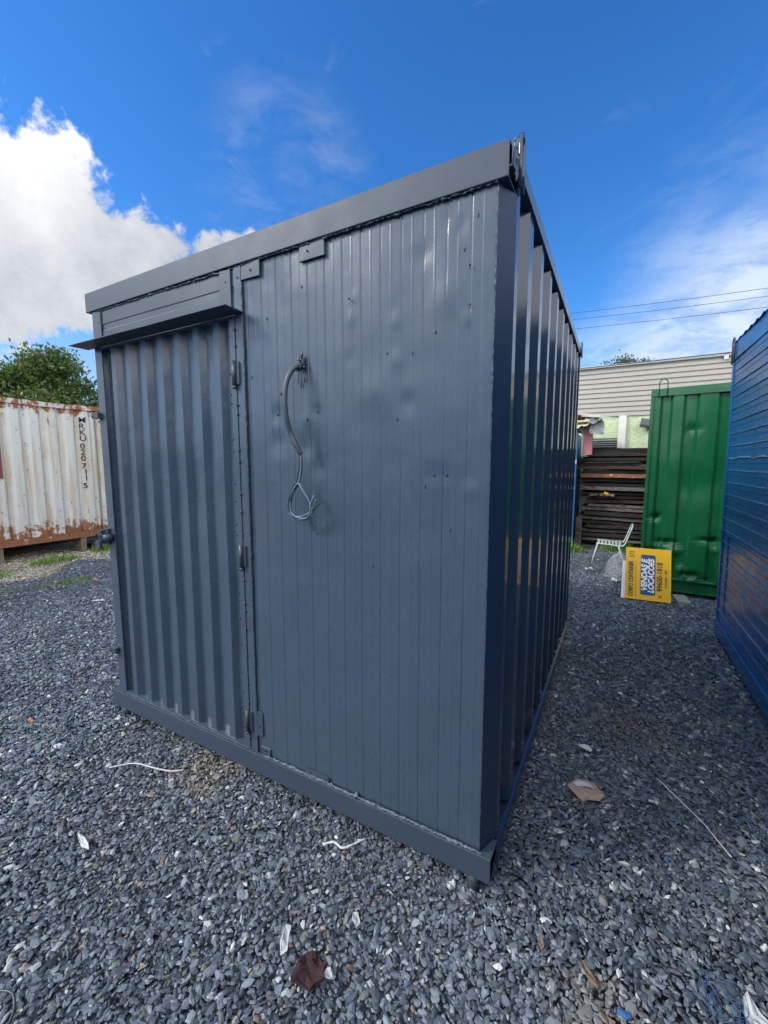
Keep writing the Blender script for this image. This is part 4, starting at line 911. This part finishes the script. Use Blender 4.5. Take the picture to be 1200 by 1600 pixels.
tree(-15.3, 5.4, 2.6, 5.35, 1.5, 16000, 'tallest bushy green tree, peeking over the white container beside the grey one', M['leaf'], .17, 4, lobes=20)
tree(-16.8, 4.2, 2.4, 4.75, 1.35, 12000, 'lower round green tree behind the white container, at the picture edge', M['leaf'], .17, 9, lobes=14)
tree(-17.0, 1.8, 2.4, 4.2, 1.4, 8000, 'green tree farther left behind the white container', M['leaf'], .15, 12)
tree(-14.3, 7.3, 2.4, 5.0, 1.4, 8000, 'green tree hidden mostly by the grey container', M['leaf'], .15, 15)
tree(.55, 16.5, 3.6, 5.78, .70, 9000, 'small dark tree crown rising over the white warehouse cladding', M['leaf_far'], .13, 22)
tree(-7.2, -11.5, 1.8, 5.6, 1.5, 6000, 'broad tree added behind the viewer for the front to mirror, nearer the left', M['leaf'], .26, 31)  # this tree and the next are added, unseen, as dark reflections
tree(-1.9, -12.2, 1.8, 4.3, 1.6, 6000, 'lower tree added straight behind the viewer for the front to mirror', M['leaf'], .26, 32)
# sprig standing above the left tree
gv, gf = [], []
def blades(cx, cy, rx, ry, n, h, seed, z=-.01):
    r_ = np.random.default_rng(seed)
    for _ in range(n):
        a = r_.uniform(0, 6.28); q = math.sqrt(r_.uniform()); x_ = cx+rx*q*math.cos(a)+r_.normal()*.03; y_ = cy+ry*q*math.sin(a)+r_.normal()*.03
        hh_ = h*r_.uniform(.4, 1.2)*(1-.5*q); b = r_.uniform(0, 6.28); wd = .004+.004*r_.uniform(); ln = r_.uniform(.2, .8)*hh_; c_, s_ = math.cos(b), math.sin(b); o_ = len(gv)
        gv.extend([(x_-wd*s_, y_+wd*c_, z), (x_+wd*s_, y_-wd*c_, z), (x_+ln*.4*c_+wd*s_*.7, y_+ln*.4*s_-wd*c_*.7, z+hh_*.6), (x_+ln*.4*c_-wd*s_*.7, y_+ln*.4*s_+wd*c_*.7, z+hh_*.6), (x_+ln*c_, y_+ln*s_, z+hh_)])
        gf.extend([(o_, o_+1, o_+2, o_+3), (o_+3, o_+2, o_+4)])
blades(-6.25, 1.42, .20, .36, 420, .045, 1); blades(-6.4, .72, .18, .34, 420, .05, 2); blades(-7.55, .9, .2, .4, 260, .09, 3)
blades(-7.9, 1.95, .15, .35, 350, .16, 4); blades(-8.2, 3.05, .2, .35, 500, .22, 5); blades(-.35, 7.05, .25, .14, 500, .24, 6); blades(-7.75, 1.2, .15, 1.3, 200, .06, 8)
blades(.45, 7.45, .3, .08, 250, .3, 9)
tag(MB().add(gv, gf).build('grass', M['grass'], None, recalc=False), 'short green grass growing in patches through the gravel', 'grass', kind='stuff')
